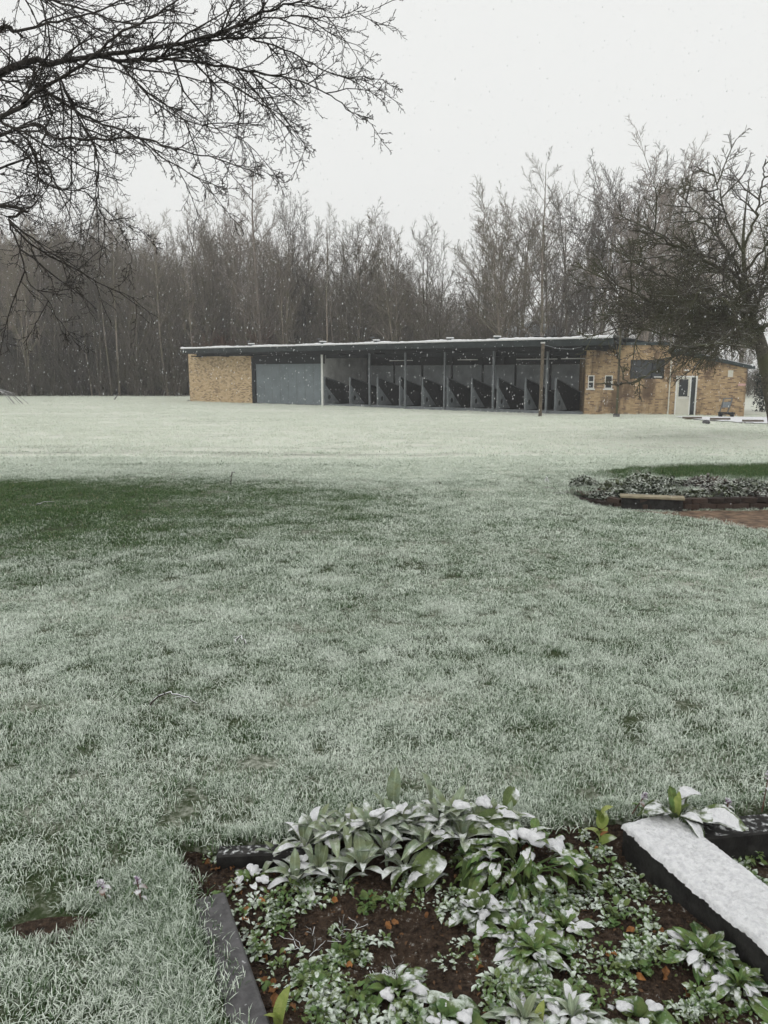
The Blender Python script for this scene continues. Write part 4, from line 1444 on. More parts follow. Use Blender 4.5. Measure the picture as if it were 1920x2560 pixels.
# --- lamb's ear clump: several felted shoots forming one plant
rl = np.random.default_rng(123)
lc = bedpt(1000, 2170)
lamb = empty('felted_leaf_plant', tuple(lc))
tag(lamb, 'big clump of felted grey-green leaves heaped with snow at the bed\'s back edge', 'plant')
SHOOTS = [(700, 2170, .02), (735, 2215, .0), (760, 2150, .04), (800, 2200, .02), (830, 2150, .07), (850, 2215, .0), (880, 2140, .07), (905, 2200, .03), (930, 2140, .09), (965, 2175, .05), (985, 2135, .08),
          (1010, 2200, .03), (1030, 2135, .09), (1060, 2165, .07), (1090, 2130, .09), (1130, 2125, .10), (1160, 2150, .07), (1195, 2130, .09), (1230, 2125, .07), (1265, 2120, .07), (870, 2110, .05), (1000, 2105, .06), (1120, 2100, .08), (790, 2120, .05)]
for px, py, dz in SHOOTS:
    c = bedpt(px, py) - lc + np.array([0, 0.02, dz])
    n = 11
    a0 = rl.uniform(0, 6.28)
    for i in range(n):
        az = a0 + i * 2.4 + rl.uniform(-0.3, 0.3)
        elv = 0.25 + 1.1 * i / n + rl.uniform(-0.15, 0.15)
        L = rl.uniform(0.085, 0.145) * (1.05 - 0.3 * i / n)
        put_leaf(lamb, 'lamb', int(rl.integers(0, 5)), tuple(c + np.array([0.012 * math.cos(az), 0.012 * math.sin(az), 0.0])), az, elv, L, rl.normal(0, 0.2), snow=(elv < 0.6 and rl.uniform() < 0.28))
    MBv = [(np.array([c + np.array([0, 0, -dz - 0.02]), c + np.array([0.003, 0, -dz / 2]), c]), np.array([0.006, 0.006, 0.005]))]
    obj('stem', tube_mesh('lamb_stem', MBv, 5, M['lamb']), lamb)
for px, py, dz, az, el, L in ((985, 2075, .09, 1.2, 1.35, .17), (1070, 2075, .1, 2.5, 1.25, .14), (1085, 2120, .09, 3.6, 1.2, .13), (1020, 2130, .1, 5.2, 1.2, .12), (960, 2100, .08, 2.9, 1.1, .12), (1140, 2100, .1, .7, 1.1, .12), (870, 2170, .06, 2.0, 1.1, .10), (775, 2190, .04, 4.0, 1.1, .10)):
    c = bedpt(px, py) - lc + np.array([0, 0, dz])
    put_leaf(lamb, 'lamb', 4, tuple(c), az, el, L, 0.1, snow=False)
for i, (px, py, dz, sz_) in enumerate(((890, 2140, .115, .032), (945, 2130, .14, .036), (1010, 2125, .15, .04), (1075, 2135, .13, .03), (1150, 2115, .15, .042), (1210, 2110, .155, .045), (1250, 2115, .135, .035), (830, 2170, .085, .028), (760, 2190, .06, .024), (975, 2190, .085, .026), (1100, 2160, .11, .026))):
    heap(lamb, tuple(bedpt(px, py) - lc + np.array([0, 0.01, dz])), sz_ * 0.8, 40 + i)
# --- broad olive leaves to the right of it
br = bedpt(1150, 2190)
broad = empty('broad_leaf_plant', tuple(br))
tag(broad, 'plant with large olive-green leaves, snow only along their edges, beside the felted clump', 'plant')
for px, py, dz, az, el, L, v in ((1060, 2200, .05, 3.7, .15, .16, 0), (1130, 2160, .08, 3.5, .2, .17, 2), (1170, 2140, .10, .1, .15, .18, 2), (1260, 2090, .10, .9, .7, .12, 0), (1110, 2185, .06, 3.9, .0, .17, 3), (1180, 2180, .06, 4.6, -.1, .15, 1), (1230, 2140, .09, 5.3, .1, .14, 3)):
    c = bedpt(px, py) - br + np.array([0, 0, dz])
    put_leaf(broad, 'broad', v, tuple(c), az, el, L, 0.5 if v in (0, 2) else -0.3, snow=False)
for px, py, dz, az, L in ((1080, 2215, .05, 3.8, .13), (1160, 2165, .10, 3.4, .14), (1210, 2130, .12, .2, .15), (1120, 2205, .03, 3.9, .12)):
    c = bedpt(px, py) - br + np.array([0, 0, dz])
    put_leaf(broad, 'broad', 2, tuple(c), az, .12, L, 0.2, snow=True, wide=0.6)
# --- leafy green mound
mound = bedpt(1310, 2210)
gm = empty('green_mound_plant', tuple(mound))
tag(gm, 'rounded mound of fresh green drooping leaves with snow on top, right of the felted clump', 'plant')
rl = np.random.default_rng(9)
for i in range(150):
    a, q = rl.uniform(0, 6.28), math.sqrt(rl.uniform(0, 1))
    x, y = 0.2 * q * math.cos(a), 0.14 * q * math.sin(a)
    z = 0.035 + 0.125 * (1 - q * q)
    put_leaf(gm, 'green', int(rl.integers(0, 5)), (x, y, z), a + rl.uniform(-0.7, 0.7), rl.uniform(-0.7, 0.5) + 0.3 * (1 - q), rl.uniform(0.055, 0.10), rl.normal(0, 0.3), snow=(q < 0.75 and rl.uniform() < 0.2))
for i, (x, y, z, sz_) in enumerate(((-0.05, 0.03, .15, .04), (0.03, 0.02, .16, .045), (0.10, 0.0, .14, .04), (0.0, -0.05, .135, .03), (0.15, -0.03, .10, .03), (-0.12, 0.0, .115, .028))):
    heap(gm, (x, y, z), sz_, 60 + i)
for i in range(14):
    a = rl.uniform(0, 6.28)
    P_ = np.array([(0, 0, -0.02), (0.06 * math.cos(a), 0.04 * math.sin(a), 0.06), (0.14 * math.cos(a), 0.08 * math.sin(a), 0.08)])
    obj('stem', tube_mesh('mound_stem', [(P_, np.array([.004, .003, .002]))], 4, M['green']), gm)
# --- primrose-like rosettes along the front and under the snowy sleeper
ROS = [
    (990, 2490, 16, .11, 'small rosette heaped with snow on the soil, nearest the thin pale stems', 'green'),
    (1330, 2400, 24, .13, 'large primrose-like rosette with snow-loaded leaves in the middle of the bed', 'green'),
    (1290, 2350, 14, .10, 'low snow-covered rosette touching the back of the large primrose-like one', 'green'),
    (1410, 2330, 14, .10, 'frosted rosette between the green mound and the snowy sleeper', 'green'),
    (1760, 2400, 22, .12, 'drooping green rosette capped with snow close beside the long snowy sleeper', 'green'),
    (1845, 2480, 14, .11, 'snowy rosette at the bottom corner under the long sleeper', 'green'),
    (1310, 2570, 16, .13, 'felted snow-covered rosette cut by the bottom edge, in the bed\'s middle', 'lamb'),
    (1430, 2560, 14, .11, 'felted rosette with upright leaf at the bottom edge, next to its larger twin', 'lamb'),
    (1120, 2560, 12, .09, 'low frosted rosette at the bottom edge between shoot and felted leaves', 'weed'),
    (1200, 2290, 14, .10, 'toothed green rosette with one large snowed leaf below the green mound', 'broad'),
    (630, 2215, 9, .07, 'small snowy rosette alone near the corner of the bed', 'green'),
    (1600, 2560, 10, .08, 'small frosted rosette near the bottom edge under the sleeper', 'weed'),
]
for i, (px, py, n, L, lab, key) in enumerate(ROS):
    p = bedpt(px, py)
    ro = rosette('rosette_plant', lab, 'plant', tuple(p), key, int(n * 2.0), L * 0.82, (0.05, 1.1), None, 0.22, 200 + i, 0.04)
    for q in range(3):
        a = 2.1 * q + i
        heap(ro, (0.045 * math.cos(a), 0.035 * math.sin(a), 0.035), 0.022 * (0.8 + 0.3 * q / 2), 80 + 3 * i + q)
# --- foxglove-like rosette behind the sleeper and the purple-flowered weeds
p = onz(1690, 2055, 0.05)
rosette('broad_rosette', 'broad-leaved rosette with thick snow on one big leaf behind the snowy sleeper', 'plant', tuple(p), 'broad', 9, 0.13, (0.1, 1.0), None, 0.5, 300, 0.03)
e = [o for o in COL.objects if o.name.startswith('broad_rosette')][0]
put_leaf(e, 'broad', 2, (0.05, -0.02, 0.03), -0.35, 0.12, 0.19, 0.1, True, 1.1)
put_leaf(e, 'broad', 3, (0.02, 0.04, 0.06), 0.4, 0.3, 0.12, 0.0, True)
put_leaf(e, 'green', 4, (-0.01, 0.0, 0.02), 2.0, 1.2, 0.12, 0.0, False)
put_leaf(e, 'shoot', 4, (0.0, 0.0, 0.02), 1.0, 1.25, 0.10, 0.0, False)


def nettle(px, py, z, h, label, seed):
    r = np.random.default_rng(seed)
    b = onz(px, py, z)
    e = empty('purple_flowered_weed', tuple(b))
    tag(e, label, 'plant')
    lean = r.normal(0, 0.15, 2)
    P_ = np.array([(lean[0] * t * h, lean[1] * t * h, t * h) for t in np.linspace(0, 1, 5)])
    obj('stem', tube_mesh('weed_stem', [(P_, np.full(5, 0.0025))], 4, M['redleaf']), e)
    for i in range(6):
        t = 0.35 + 0.1 * i
        put_leaf(e, 'green' if i < 3 else 'red', int(r.integers(0, 4)), (lean[0] * t * h, lean[1] * t * h, t * h), i * 1.57 + r.uniform(-.3, .3), r.uniform(-0.3, 0.2), 0.032, 0, snow=r.uniform() < 0.4)
    for i in range(12):
        t = r.uniform(0.82, 1.05)
        put_leaf(e, 'purple', int(r.integers(0, 4)), (lean[0] * t * h, lean[1] * t * h, t * h), r.uniform(0, 6.28), r.uniform(0.0, 0.9), 0.015, 0, snow=False)
    return e
nettle(1815, 2070, 0.02, 0.10, 'purple-flowered weed beside the snow-heaped broad leaf', 1)
nettle(1905, 2030, 0.0, 0.16, 'taller purple-flowered weed at the frame edge behind the dark plank', 2)
nettle(1580, 2035, 0.0, 0.10, 'small reddish weed standing behind the end of the snowy sleeper', 3)
nettle(355, 2265, 0.0, 0.09, 'dull purple weed in the long grass near the grey edging board', 4)
nettle(268, 2255, 0.0, 0.08, 'pale purple weed in the grass above the bare soil patch', 5)
p = onz(1498, 2110, -0.03)
e = empty('yellowed_weed', tuple(p))
tag(e, 'yellowish broad-leaved weed at the near end of the snowy sleeper', 'plant')
for i in range(6):
    put_leaf(e, 'shoot', i % 5, (0, 0, 0.02 * i), i * 2.4, 0.6 + 0.12 * i, 0.075, 0.3, snow=False, wide=2.0)
# --- single shoots
for px, py, L, lab in ((700, 2580, .13, 'single upright yellow-green shoot at the bottom beside the grey edging board'), (1345, 2580, .09, 'thin upright green leaf spike rising from the felted rosettes at the bottom')):
    p = bedpt(px, py)
    e = empty('bulb_shoot', tuple(p))
    tag(e, lab, 'plant')
    put_leaf(e, 'shoot', 4, (0, 0, 0), 0.9, 1.15, L, 0, False)
    put_leaf(e, 'shoot', 0, (0.004, 0.002, 0), 3.6, 1.25, L * 0.7, 0, False)

# --- low frosted weeds covering the soil: nobody could count them
rl = np.random.default_rng(31)
WEED_PX = [(780, 2440, 90, 60, 24), (900, 2370, 70, 40, 12), (620, 2330, 60, 90, 14), (1030, 2250, 100, 40, 16), (1230, 2280, 120, 60, 30), (1420, 2260, 120, 70, 34), (1600, 2250, 80, 100, 24), (1500, 2170, 90, 60, 18), (1560, 2420, 90, 80, 16),
           (1500, 2480, 90, 60, 12), (800, 2530, 120, 40, 22), (960, 2560, 120, 40, 14), (1800, 2190, 90, 60, 26), (1880, 2240, 60, 60, 16), (690, 2290, 40, 60, 14), (560, 2140, 80, 25, 8), (1350, 2500, 120, 60, 24), (1780, 2530, 120, 40, 20), (1620, 2380, 60, 60, 10), (1860, 2130, 60, 40, 14), (1250, 2440, 80, 50, 12), (740, 2250, 60, 40, 16)]
V, Q, base = [], [], 0
lv = []
for v in range(3):
    me, Vv = leaf_mesh('tmp', 0.26, 0.35, 0.5 + 0.25 * v, 0.15, None, 60 + v, rows=3, cols=2, wav=0.06)
    bpy.data.meshes.remove(me)
    lv.append(Vv)
I = np.arange(4 * 3).reshape(4, 3)
QL = np.stack([I[:-1, :-1], I[1:, :-1], I[1:, 1:], I[:-1, 1:]], -1).reshape(-1, 4)
def weed_clump(c, nl, rad, L, hgt, store):
    for _ in range(nl):
        a = rl.uniform(0, 6.28)
        q = rad * math.sqrt(rl.uniform(0, 1))
        el = rl.uniform(-0.4, 1.1)
        ln = L * rl.uniform(0.6, 1.3)
        Vv = lv[int(rl.integers(0, 3))].reshape(-1, 3) * ln
        az = a + rl.normal(0, 0.7)
        Rm = np.array(Matrix.Rotation(az, 3, 'Z') @ Matrix.Rotation(-el, 3, 'Y') @ Matrix.Rotation(rl.normal(0, .3), 3, 'X'))
        store.append(Vv @ Rm.T + np.array(c) + np.array([q * math.cos(a), q * math.sin(a), hgt * rl.uniform(0.1, 1) * (1 - 0.5 * q / rad)]))
store = []
for px, py, sx, sy, n in WEED_PX:
    for _ in range(int(n * 0.8)):
        p = bedpt(px + rl.normal(0, sx * 0.6), py + rl.normal(0, sy * 0.6))
        if not inpoly(np.array([p[0]]), np.array([p[1]]), BED)[0]: continue
        weed_clump(p, int(rl.integers(14, 40)), rl.uniform(0.015, 0.04), rl.uniform(0.012, 0.030), rl.uniform(0.015, 0.055), store)
for _ in range(40):
    p = (rl.uniform(-0.6, 1.6), rl.uniform(1.3, 2.5))
    if inpoly(np.array([p[0]]), np.array([p[1]]), BED)[0]:
        weed_clump((p[0], p[1], float(soil_z(*p))), int(rl.integers(4, 12)), 0.02, rl.uniform(0.012, 0.02), 0.015, store)
def leaves_obj(name, store, mat):
    n = len(store)
    Q = (QL[None] + 12 * np.arange(n)[:, None, None]).reshape(-1, 4)
    return obj(name, mesh_data(name, np.concatenate(store), [Q], mat, True))
tag(leaves_obj('weed_cover', store, M['weed']), 'low frosted weeds scattered over the soil of the near flower bed', kind='stuff')
print('weed leaves', len(store))

# --- soil crumbs
store_v, store_q = [], []
rl = np.random.default_rng(71)
octa = np.array([(1, 0, 0), (-1, 0, 0), (0, 1, 0), (0, -1, 0), (0, 0, 1), (0, 0, -1)], float)
of = np.array([(0, 2, 4), (2, 1, 4), (1, 3, 4), (3, 0, 4), (2, 0, 5), (1, 2, 5), (3, 1, 5), (0, 3, 5)])
cx_, cy_ = rl.uniform(-0.75, 1.9, 26000), rl.uniform(1.2, 2.65, 26000)
kp = inpoly(cx_, cy_, BED)
cx_, cy_ = cx_[kp], cy_[kp]
nk = len(cx_)
cs_ = 0.0025 + 0.009 * rl.uniform(0, 1, nk) ** 3
V = octa[None] * cs_[:, None, None] * rl.uniform(0.6, 1.3, (nk, 6, 1)) * np.array([1, 1, 0.7]) + np.stack([cx_, cy_, soil_z(cx_, cy_) + cs_ * 0.3], 1)[:, None, :]
T = (of[None] + 6 * np.arange(nk)[:, None, None]).reshape(-1, 3)
tag(obj('soil_crumbs', mesh_data('soil_crumbs', V.reshape(-1, 3), [T], M['soil'])), 'loose crumbs of dark soil in the near flower bed', kind='stuff')

# --- fallen leaves
me_f, Vf = leaf_mesh('fallen_leaf', 0.36, 0.15, 0.1, 0.4, M['brown'], 5, wav=0.12)
me_f2, Vf = leaf_mesh('fallen_leaf', 0.30, 0.3, 0.5, 0.6, M['brown'], 6, wav=0.15)
LP = [(590, 2180), (640, 2250), (660, 2360), (690, 2450), (710, 2400), (610, 2280), (650, 2470), (580, 2210), (740, 2220), (1490, 2120), (1500, 2095), (1300, 2130), (1600, 2340), (1510, 2400), (1590, 2430), (1660, 2460), (960, 2310), (1000, 2330), (880, 2430), (850, 2260), (1180, 2420), (560, 2170), (600, 2240), (700, 2480), (670, 2430), (620, 2310), (1560, 2500), (1400, 2540), (640, 2400), (680, 2510), (520, 2150), (540, 2185), (1190, 2440), (1720, 2480), (1840, 2060), (1330, 2100), (1450, 2160), (930, 2240), (1060, 2290), (1640, 2330), (730, 2520), (665, 2385)]
rl = np.random.default_rng(72)
for i, (px, py) in enumerate(LP):
    p = bedpt(px + rl.normal(0, 6), py + rl.normal(0, 6), 0.012)
    o = obj('fallen_leaf', me_f if i % 2 else me_f2, None, tuple(p), (rl.normal(0, 0.5), rl.normal(0, 0.4), rl.uniform(0, 6.28)), rl.uniform(0.022, 0.042))
    tag(o, 'small curled orange-brown dead leaf lying on the soil of the near bed', 'leaf', 'dead leaves on the bed')

rl = np.random.default_rng(73)
store = []
while len(store) < 650:
    px, py = rl.uniform(500, 1900), rl.uniform(2110, 2560)
    if px > 800 and rl.uniform() < 0.45: continue
    p = bedpt(px, py, 0.006)
    if not inpoly(np.array([p[0]]), np.array([p[1]]), BED)[0]: continue
    Rm = np.array(Matrix.Rotation(rl.uniform(0, 6.28), 3, 'Z') @ Matrix.Rotation(rl.normal(0, .5), 3, 'Y') @ Matrix.Rotation(rl.normal(0, .5), 3, 'X'))
    store.append((lv[int(rl.integers(0, 3))].reshape(-1, 3) * rl.uniform(0.007, 0.017)) @ Rm.T + p)
M['litter'] = make_leaf_mat('leaf_litter', (0.07, 0.038, 0.02), (0.22, 0.11, 0.045), None, 0.7)
tag(leaves_obj('leaf_litter', store, M['litter']), 'small brown scraps of rotting leaves on the near bed', kind='stuff')

# --- thin pale stems
for i, (px, py, lab) in enumerate(((770, 2380, 'branching snow-whitened dead stem standing in the soil, nearer the grey board'), (860, 2370, 'forked snow-whitened dead stem in the middle of the bare soil'), (970, 2470, 'thin bent dead stem just behind the small heaped rosette'))):
    p = bedpt(px, py)
    r = np.random.default_rng(400 + i)
    out = [[], []]
    S = [dict(n=5, wander=0.25, up=0.05, kids=6, t0=0.2, end=0.6, min=0.0013, fall=0.3), dict(n=4, wander=0.25, up=0.05, kids=0, t0=0, ang=0.8, ratio=0.6, rr=0.8, end=0.7, min=0.0011)]
    for _ in range(3):
        grow(r, (r.normal(0, 0.01), r.normal(0, .01), -0.01), (r.normal(0, 0.6), r.normal(0, 0.4), 1), r.uniform(0.05, 0.09), 0.002, 0, S, out)
    V1, Q1 = tubes(out[0] + out[1], 4)
    e = obj('dead_stem', mesh_data('dead_stem', V1, [Q1], M['twig_snow'], True), None, tuple(p))
    tag(e, lab, 'stem')

# ------------------------------------------------------------------ timbers of the near bed
def plank(name, label, a, b, w, z0, z1, mat, bevel=0.006, snow=None):
    """a, b: ends of the centre line on the ground"""
    a, b = np.array(a[:2], float), np.array(b[:2], float)
    L = float(np.linalg.norm(b - a))
    e = empty(name, (a[0], a[1], 0), math.atan2(b[1] - a[1], b[0] - a[0]))
    tag(e, label, 'timber')
    m = MB().box(0, L, -w / 2, w / 2, z0, z1)
    m.build('beam', mat, e, bevel=bevel)
    return e, L
plank('edging_board', 'wet dark grey edging board between lawn and flower bed', (-0.545, 2.135), (-0.06, 1.02), 0.1, -0.2, 0.0, M['kerb'])
plank('black_timber', 'short black timber at the bed\'s back edge beside the felted clump', bedpt(545, 2165), bedpt(790, 2150), 0.06, -0.12, 0.0, M['sleeper'])
plank('dark_plank', 'dark plank with dusted top behind the long snowy sleeper', onz(1690, 2100, 0.0), onz(2000, 2070, 0.0), 0.11, -0.12, 0.035, M['sleeper'])
ZT = 0.05
A, B, Cc, D = onz(1545, 2060, ZT), onz(1690, 2045, ZT), onz(1930, 2390, ZT), onz(1930, 2295, ZT)
mid0, mid1 = (A + B) / 2, None
dirv = unit((Cc - A)[:2])
wv = abs(np.cross(dirv, (B - A)[:2]))
e, L = plank('snowy_sleeper', 'long black sleeper under a thick even layer of snow', mid0, np.array(mid0[:2]) + dirv * 1.3, wv, -0.12, ZT, M['sleeper'], 0.008)
print('sleeper', A, B, dirv, wv)
nx, ny = 200, 36
xs, ys = np.linspace(-0.006, L, nx), np.linspace(-wv / 2 - 0.004, wv / 2 + 0.004, ny)
XX, YY = np.meshgrid(xs, ys, indexing='ij')
rs = np.random.default_rng(8)
edge = np.minimum(np.minimum(YY - ys[0], ys[-1] - YY), XX - xs[0])
wob = 0.005 * fbm(XX, YY, 12, 6, 25) + rs.normal(0, 0.0018, XX.shape)
prof = np.sqrt(np.clip((edge + 0.002) / 0.03, 0, 1))
ZZ = ZT + 0.002 + prof * (0.019 + 0.006 * fbm(XX, YY, 15, 2, 9) + 0.003 * fbm(XX, YY, 13, 5, 60) + rs.normal(0, 0.0022, XX.shape))
YY2 = YY + np.where(edge < 0.004, wob * np.sign(YY), 0)
ZZ = np.where(edge < 0.001, ZT - 0.004 + 0.003 * fbm(XX, YY, 14, 4, 50) - 0.002 * np.abs(rs.normal(0, 1, XX.shape)), ZZ)
I = np.arange(nx * ny).reshape(nx, ny)
Q = np.stack([I[:-1, :-1], I[1:, :-1], I[1:, 1:], I[:-1, 1:]], -1).reshape(-1, 4)
obj('snow_cover', mesh_data('sleeper_snow', np.stack([XX, YY2, ZZ], -1).reshape(-1, 3), [Q], M['snow'], True), e)

# ------------------------------------------------------------------ mid bed: brick edging, plank, frosted clumps
edging = empty('brick_edging', (*EDGE[3], float(gz(*EDGE[3]))))
tag(edging, 'dark brick edging curving round the raised bed beside the gravel path', 'edging')
ep = smooth_path([(x, y, 0) for x, y in EDGE], 160)
seg = np.linalg.norm(np.diff(ep, axis=0), axis=1)
cum = np.concatenate([[0], np.cumsum(seg)])
bm_ = MB().box(-0.104, 0.104, -0.05, 0.05, -0.033, 0.033)
brick_me = bm_.build('brick', M['edge_brick'], edging, bevel=0.005)
brick_data = brick_me.data
bpy.data.objects.remove(brick_me)
for course in range(3):
    s = 0.1 + (0.11 if course % 2 else 0)
    while s < cum[-1]:
        j = min(np.searchsorted(cum, s) - 1, len(seg) - 1)
        q = ep[j] + (ep[j + 1] - ep[j]) * (s - cum[j]) / seg[j]
        d = ep[j + 1] - ep[j]
        hgt = min(1, 0.35 + s * 0.5)
        if course == 2 and s < 0.9: s += 0.215; continue
        z = float(gz(q[0], q[1])) - 0.02 + course * 0.071 * hgt
        o = obj('brick', brick_data, edging, (q[0] - EDGE[3][0], q[1] - EDGE[3][1], z - edging.location.z), (rl.normal(0, .03), rl.normal(0, .03), math.atan2(d[1], d[0]) + rl.normal(0, .03)))
        s += 0.217
a, b = ong(1545, 1272), ong(1705, 1277)
e = empty('loose_plank', (a[0], a[1] - 0.06, float(gz(a[0], a[1]))), math.atan2(b[1] - a[1], b[0] - a[0]))
tag(e, 'pale loose plank lying along the brick edging of the raised bed', 'plank')
MB().box(0, float(np.linalg.norm((b - a)[:2])), -0.06, 0.13, 0.165, 0.195).build('board', M['timber_pale'], e, bevel=0.004)
MB().box(0.02, float(np.linalg.norm((b - a)[:2])) - 0.02, -0.035, -0.005, -0.02, 0.164).build('riser', M['sleeper'], e)
clump_me = []
rl = np.random.default_rng(15)
for v in range(4):
    store = []
    weed_clump((0, 0, 0), 300, 0.17, 0.055, 0.10 + 0.04 * v, store)
    n = len(store)
    Q = (QL[None] + 12 * np.arange(n)[:, None, None]).reshape(-1, 4)
    clump_me.append(mesh_data('frosted_clump', np.concatenate(store), [Q], [M['clump'], M['clump_brown'], M['clump'], M['clump']][v], True))
for i in range(38):
    while True:
        px, py = rl.uniform(1400, 2000), rl.uniform(1185, 1262)
        if py < 1262 - 40 * max(0, (1480 - px)) / 80 and py > 1226 - (px - 1400) * 0.02: break
    p = ong(px, py)
    o = obj('frosted_clump', clump_me[int(rl.integers(0, 4))], None, (p[0], p[1], p[2] + 0.07), (0, 0, rl.uniform(0, 6.28)), rl.uniform(0.55, 1.5))
    tag(o, 'frosted low clump of leaves in the raised bed by the brick edging', 'plant', 'clumps in the raised bed')

for i, (px, py, k, lab) in enumerate(((1372, 1222, .45, 'outermost small frosted clump on the lawn beyond the raised bed\'s tip'), (1408, 1215, .6, 'dark frosted clump between the bed\'s tip and the lone outer clump'), (1400, 1236, .4, 'low frosted clump just before the raised bed\'s tip'), (1436, 1232, .6, 'brownish frosted clump right at the raised bed\'s tip'))):
    p = ong(px, py)
    o = obj('frosted_clump', clump_me[(1, 0, 2, 1)[i]], None, (p[0], p[1], p[2] - 0.01), (0, 0, i), (k * 1.3, k, k * 0.7))
    tag(o, lab, 'plant')

# ------------------------------------------------------------------ sticks
def stick(label, pts, r, seed, kids=3, kl=0.1):
    rs_ = np.random.default_rng(seed)
    path = smooth_path(pts, 14)
    path += rs_.normal(0, 0.004, path.shape)
    c = path[0].copy()
    e = empty('fallen_stick', tuple(c))
    tag(e, label, 'stick')
    obj('shaft', tube_mesh('stick_shaft', [(path - c, np.linspace(r, r * 0.5, 14))], 6, M['twig_snow']), e)
    for k in range(kids):
        j = int(rs_.integers(3, 12))
        d = unit(path[j + 1] - path[j] + rs_.normal(0, 0.6, 3))
        q = path[j] - c
        obj('side_twig', tube_mesh('stick_twig', [(np.array([q, q + d * kl * 0.5, q + d * kl + np.array([0, 0, -0.01])]), np.array([r * .5, r * .4, r * .3]))], 4, M['twig_snow']), e)
    return e
def g3(px, py, dz):
    p = ong(px, py)
    # a point dz above the ground seen at that place
    return np.array([p[0], p[1], p[2] + dz])
stick('arched snow-topped stick lying on the lawn in the foreground', [g3(375, 1765, 0.0), g3(398, 1765, 0.05), g3(425, 1768, 0.075), g3(455, 1768, 0.06), g3(492, 1765, 0.02)], 0.006, 1, 3, 0.05)
stick('short pale twig lying in the lawn beyond the arched stick', [g3(590, 1620, 0.04), g3(603, 1618, 0.07), g3(618, 1628, 0.04)], 0.006, 2, 2, 0.04)
stick('small hooked stick standing up at the bright lawn\'s crest', [g3(577, 1213, 0.0), g3(578, 1213, 0.12), g3(582, 1213, 0.2), g3(590, 1213, 0.2)], 0.012, 3, 0)
stick('pale upright stick poking from the snow before the wood', [g3(285, 1000, 0.0), g3(292, 1000, 0.3), g3(300, 1000, 0.6)], 0.05, 4, 1, 0.4)
stick('low bent stick in the raised bed\'s outer corner', [g3(1363, 1208, 0.0), g3(1366, 1206, 0.1), g3(1370, 1208, 0.04), g3(1376, 1210, 0.01)], 0.01, 5, 1, 0.08)
stick('thin dark twig lying across the bare green lawn patch', [g3(90, 1268, 0.03), g3(115, 1266, 0.06), g3(140, 1265, 0.05)], 0.006, 6, 1, 0.1)
p = ong(-30, 1012)
fb2 = empty('fallen_bough', tuple(p))
tag(fb2, 'snow-dusted fallen bough arching over the field at the frame edge', 'branch')
polys = []
rs_ = np.random.default_rng(3)
for k in range(9):
    a = rs_.uniform(-0.4, 0.5)
    Lb = rs_.uniform(1.6, 3.2)
    pts = [(0, 0, 0.3), (Lb * 0.3, a * 0.6, 0.9 + rs_.uniform(-.2, .3)), (Lb * 0.7, a * 1.2, 0.75), (Lb, a * 1.8, 0.05)]
    polys.append((smooth_path(pts, 9), np.linspace(0.03, 0.012, 9)))
obj('branches', tube_mesh('bough_branches', polys, 5, M['twig_snow']), fb2)

# ------------------------------------------------------------------ hedge at the right edge
rl = np.random.default_rng(19)
hp = at(1868, 1040, 46)
hedge = empty('dark_hedge', (hp[0] + 0.3, 45.5, -0.75))
tag(hedge, 'dark evergreen hedge beyond the end of the clubhouse', 'hedge')
store = []
for _ in range(9000):
    c = (rl.uniform(0, 7), rl.uniform(-0.8, 0.8), 2.45 * rl.uniform(0, 1) ** 0.8)
    ln = rl.uniform(0.10, 0.2)
    Rm = np.array(Matrix.Rotation(rl.uniform(0, 6.28), 3, 'Z') @ Matrix.Rotation(rl.uniform(-1.2, 1.2), 3, 'Y') @ Matrix.Rotation(rl.uniform(-1, 1), 3, 'X'))
    store.append((lv[int(rl.integers(0, 3))].reshape(-1, 3) * ln) @ Rm.T + np.array(c))
o = leaves_obj('foliage', store, M['hedge'])
o.parent = hedge
polys = []
for k in range(18):
    x = 0.3 + k * 0.38
    polys.append((np.array([(x, 0, -0.1), (x + rl.normal(0, .1), rl.normal(0, .2), 1.1), (x + rl.normal(0, .2), rl.normal(0, .3), 2.2)]), np.array([0.04, 0.03, 0.012])))
obj('stems', tube_mesh('hedge_stems', polys, 5, M['moss_bark']), hedge)

# ------------------------------------------------------------------ grass
def tuft(name, seed, n, rad, h, w, flat):
    r = np.random.default_rng(seed)
    V, Q, T, at_r, at_t = [], [], [], [], []
    for i in range(n):
        a = r.uniform(0, 6.28)
        q = rad * math.sqrt(r.uniform(0, 1))
        bx, by = q * math.cos(a), q * math.sin(a)
        az = r.uniform(0, 6.28)
        hh = h * r.uniform(0.5, 1.25)
        lean = r.uniform(0.1, flat)
        dx, dy = math.cos(az), math.sin(az)
        sx, sy = -dy * w / 2, dx * w / 2
        rv = r.uniform(0, 1)
        b = len(V)
        for k, (t, ww) in enumerate(((0, 1), (0.45, 0.9), (0.8, 0.55))):
            f = lean * hh * t ** 1.7
            z = hh * (t - 0.33 * min(lean, 1.5) * t * t) - 0.006 * (t == 0)
            V += [(bx + dx * f - sx * ww, by + dy * f - sy * ww, z), (bx + dx * f + sx * ww, by + dy * f + sy * ww, z)]
            at_r += [rv, rv]
            at_t += [t, t]
        f = lean * hh
        V.append((bx + dx * f, by + dy * f, hh * (1 - 0.33 * min(lean, 1.5))))
        at_r.append(rv)
        at_t.append(1.0)
        Q += [(b, b + 1, b + 3, b + 2), (b + 2, b + 3, b + 5, b + 4)]
        T.append((b + 4, b + 5, b + 6))
    return mesh_data(name, V, [np.array(Q), np.array(T)], M['blade'], False, {'rnd': at_r, 't': at_t})


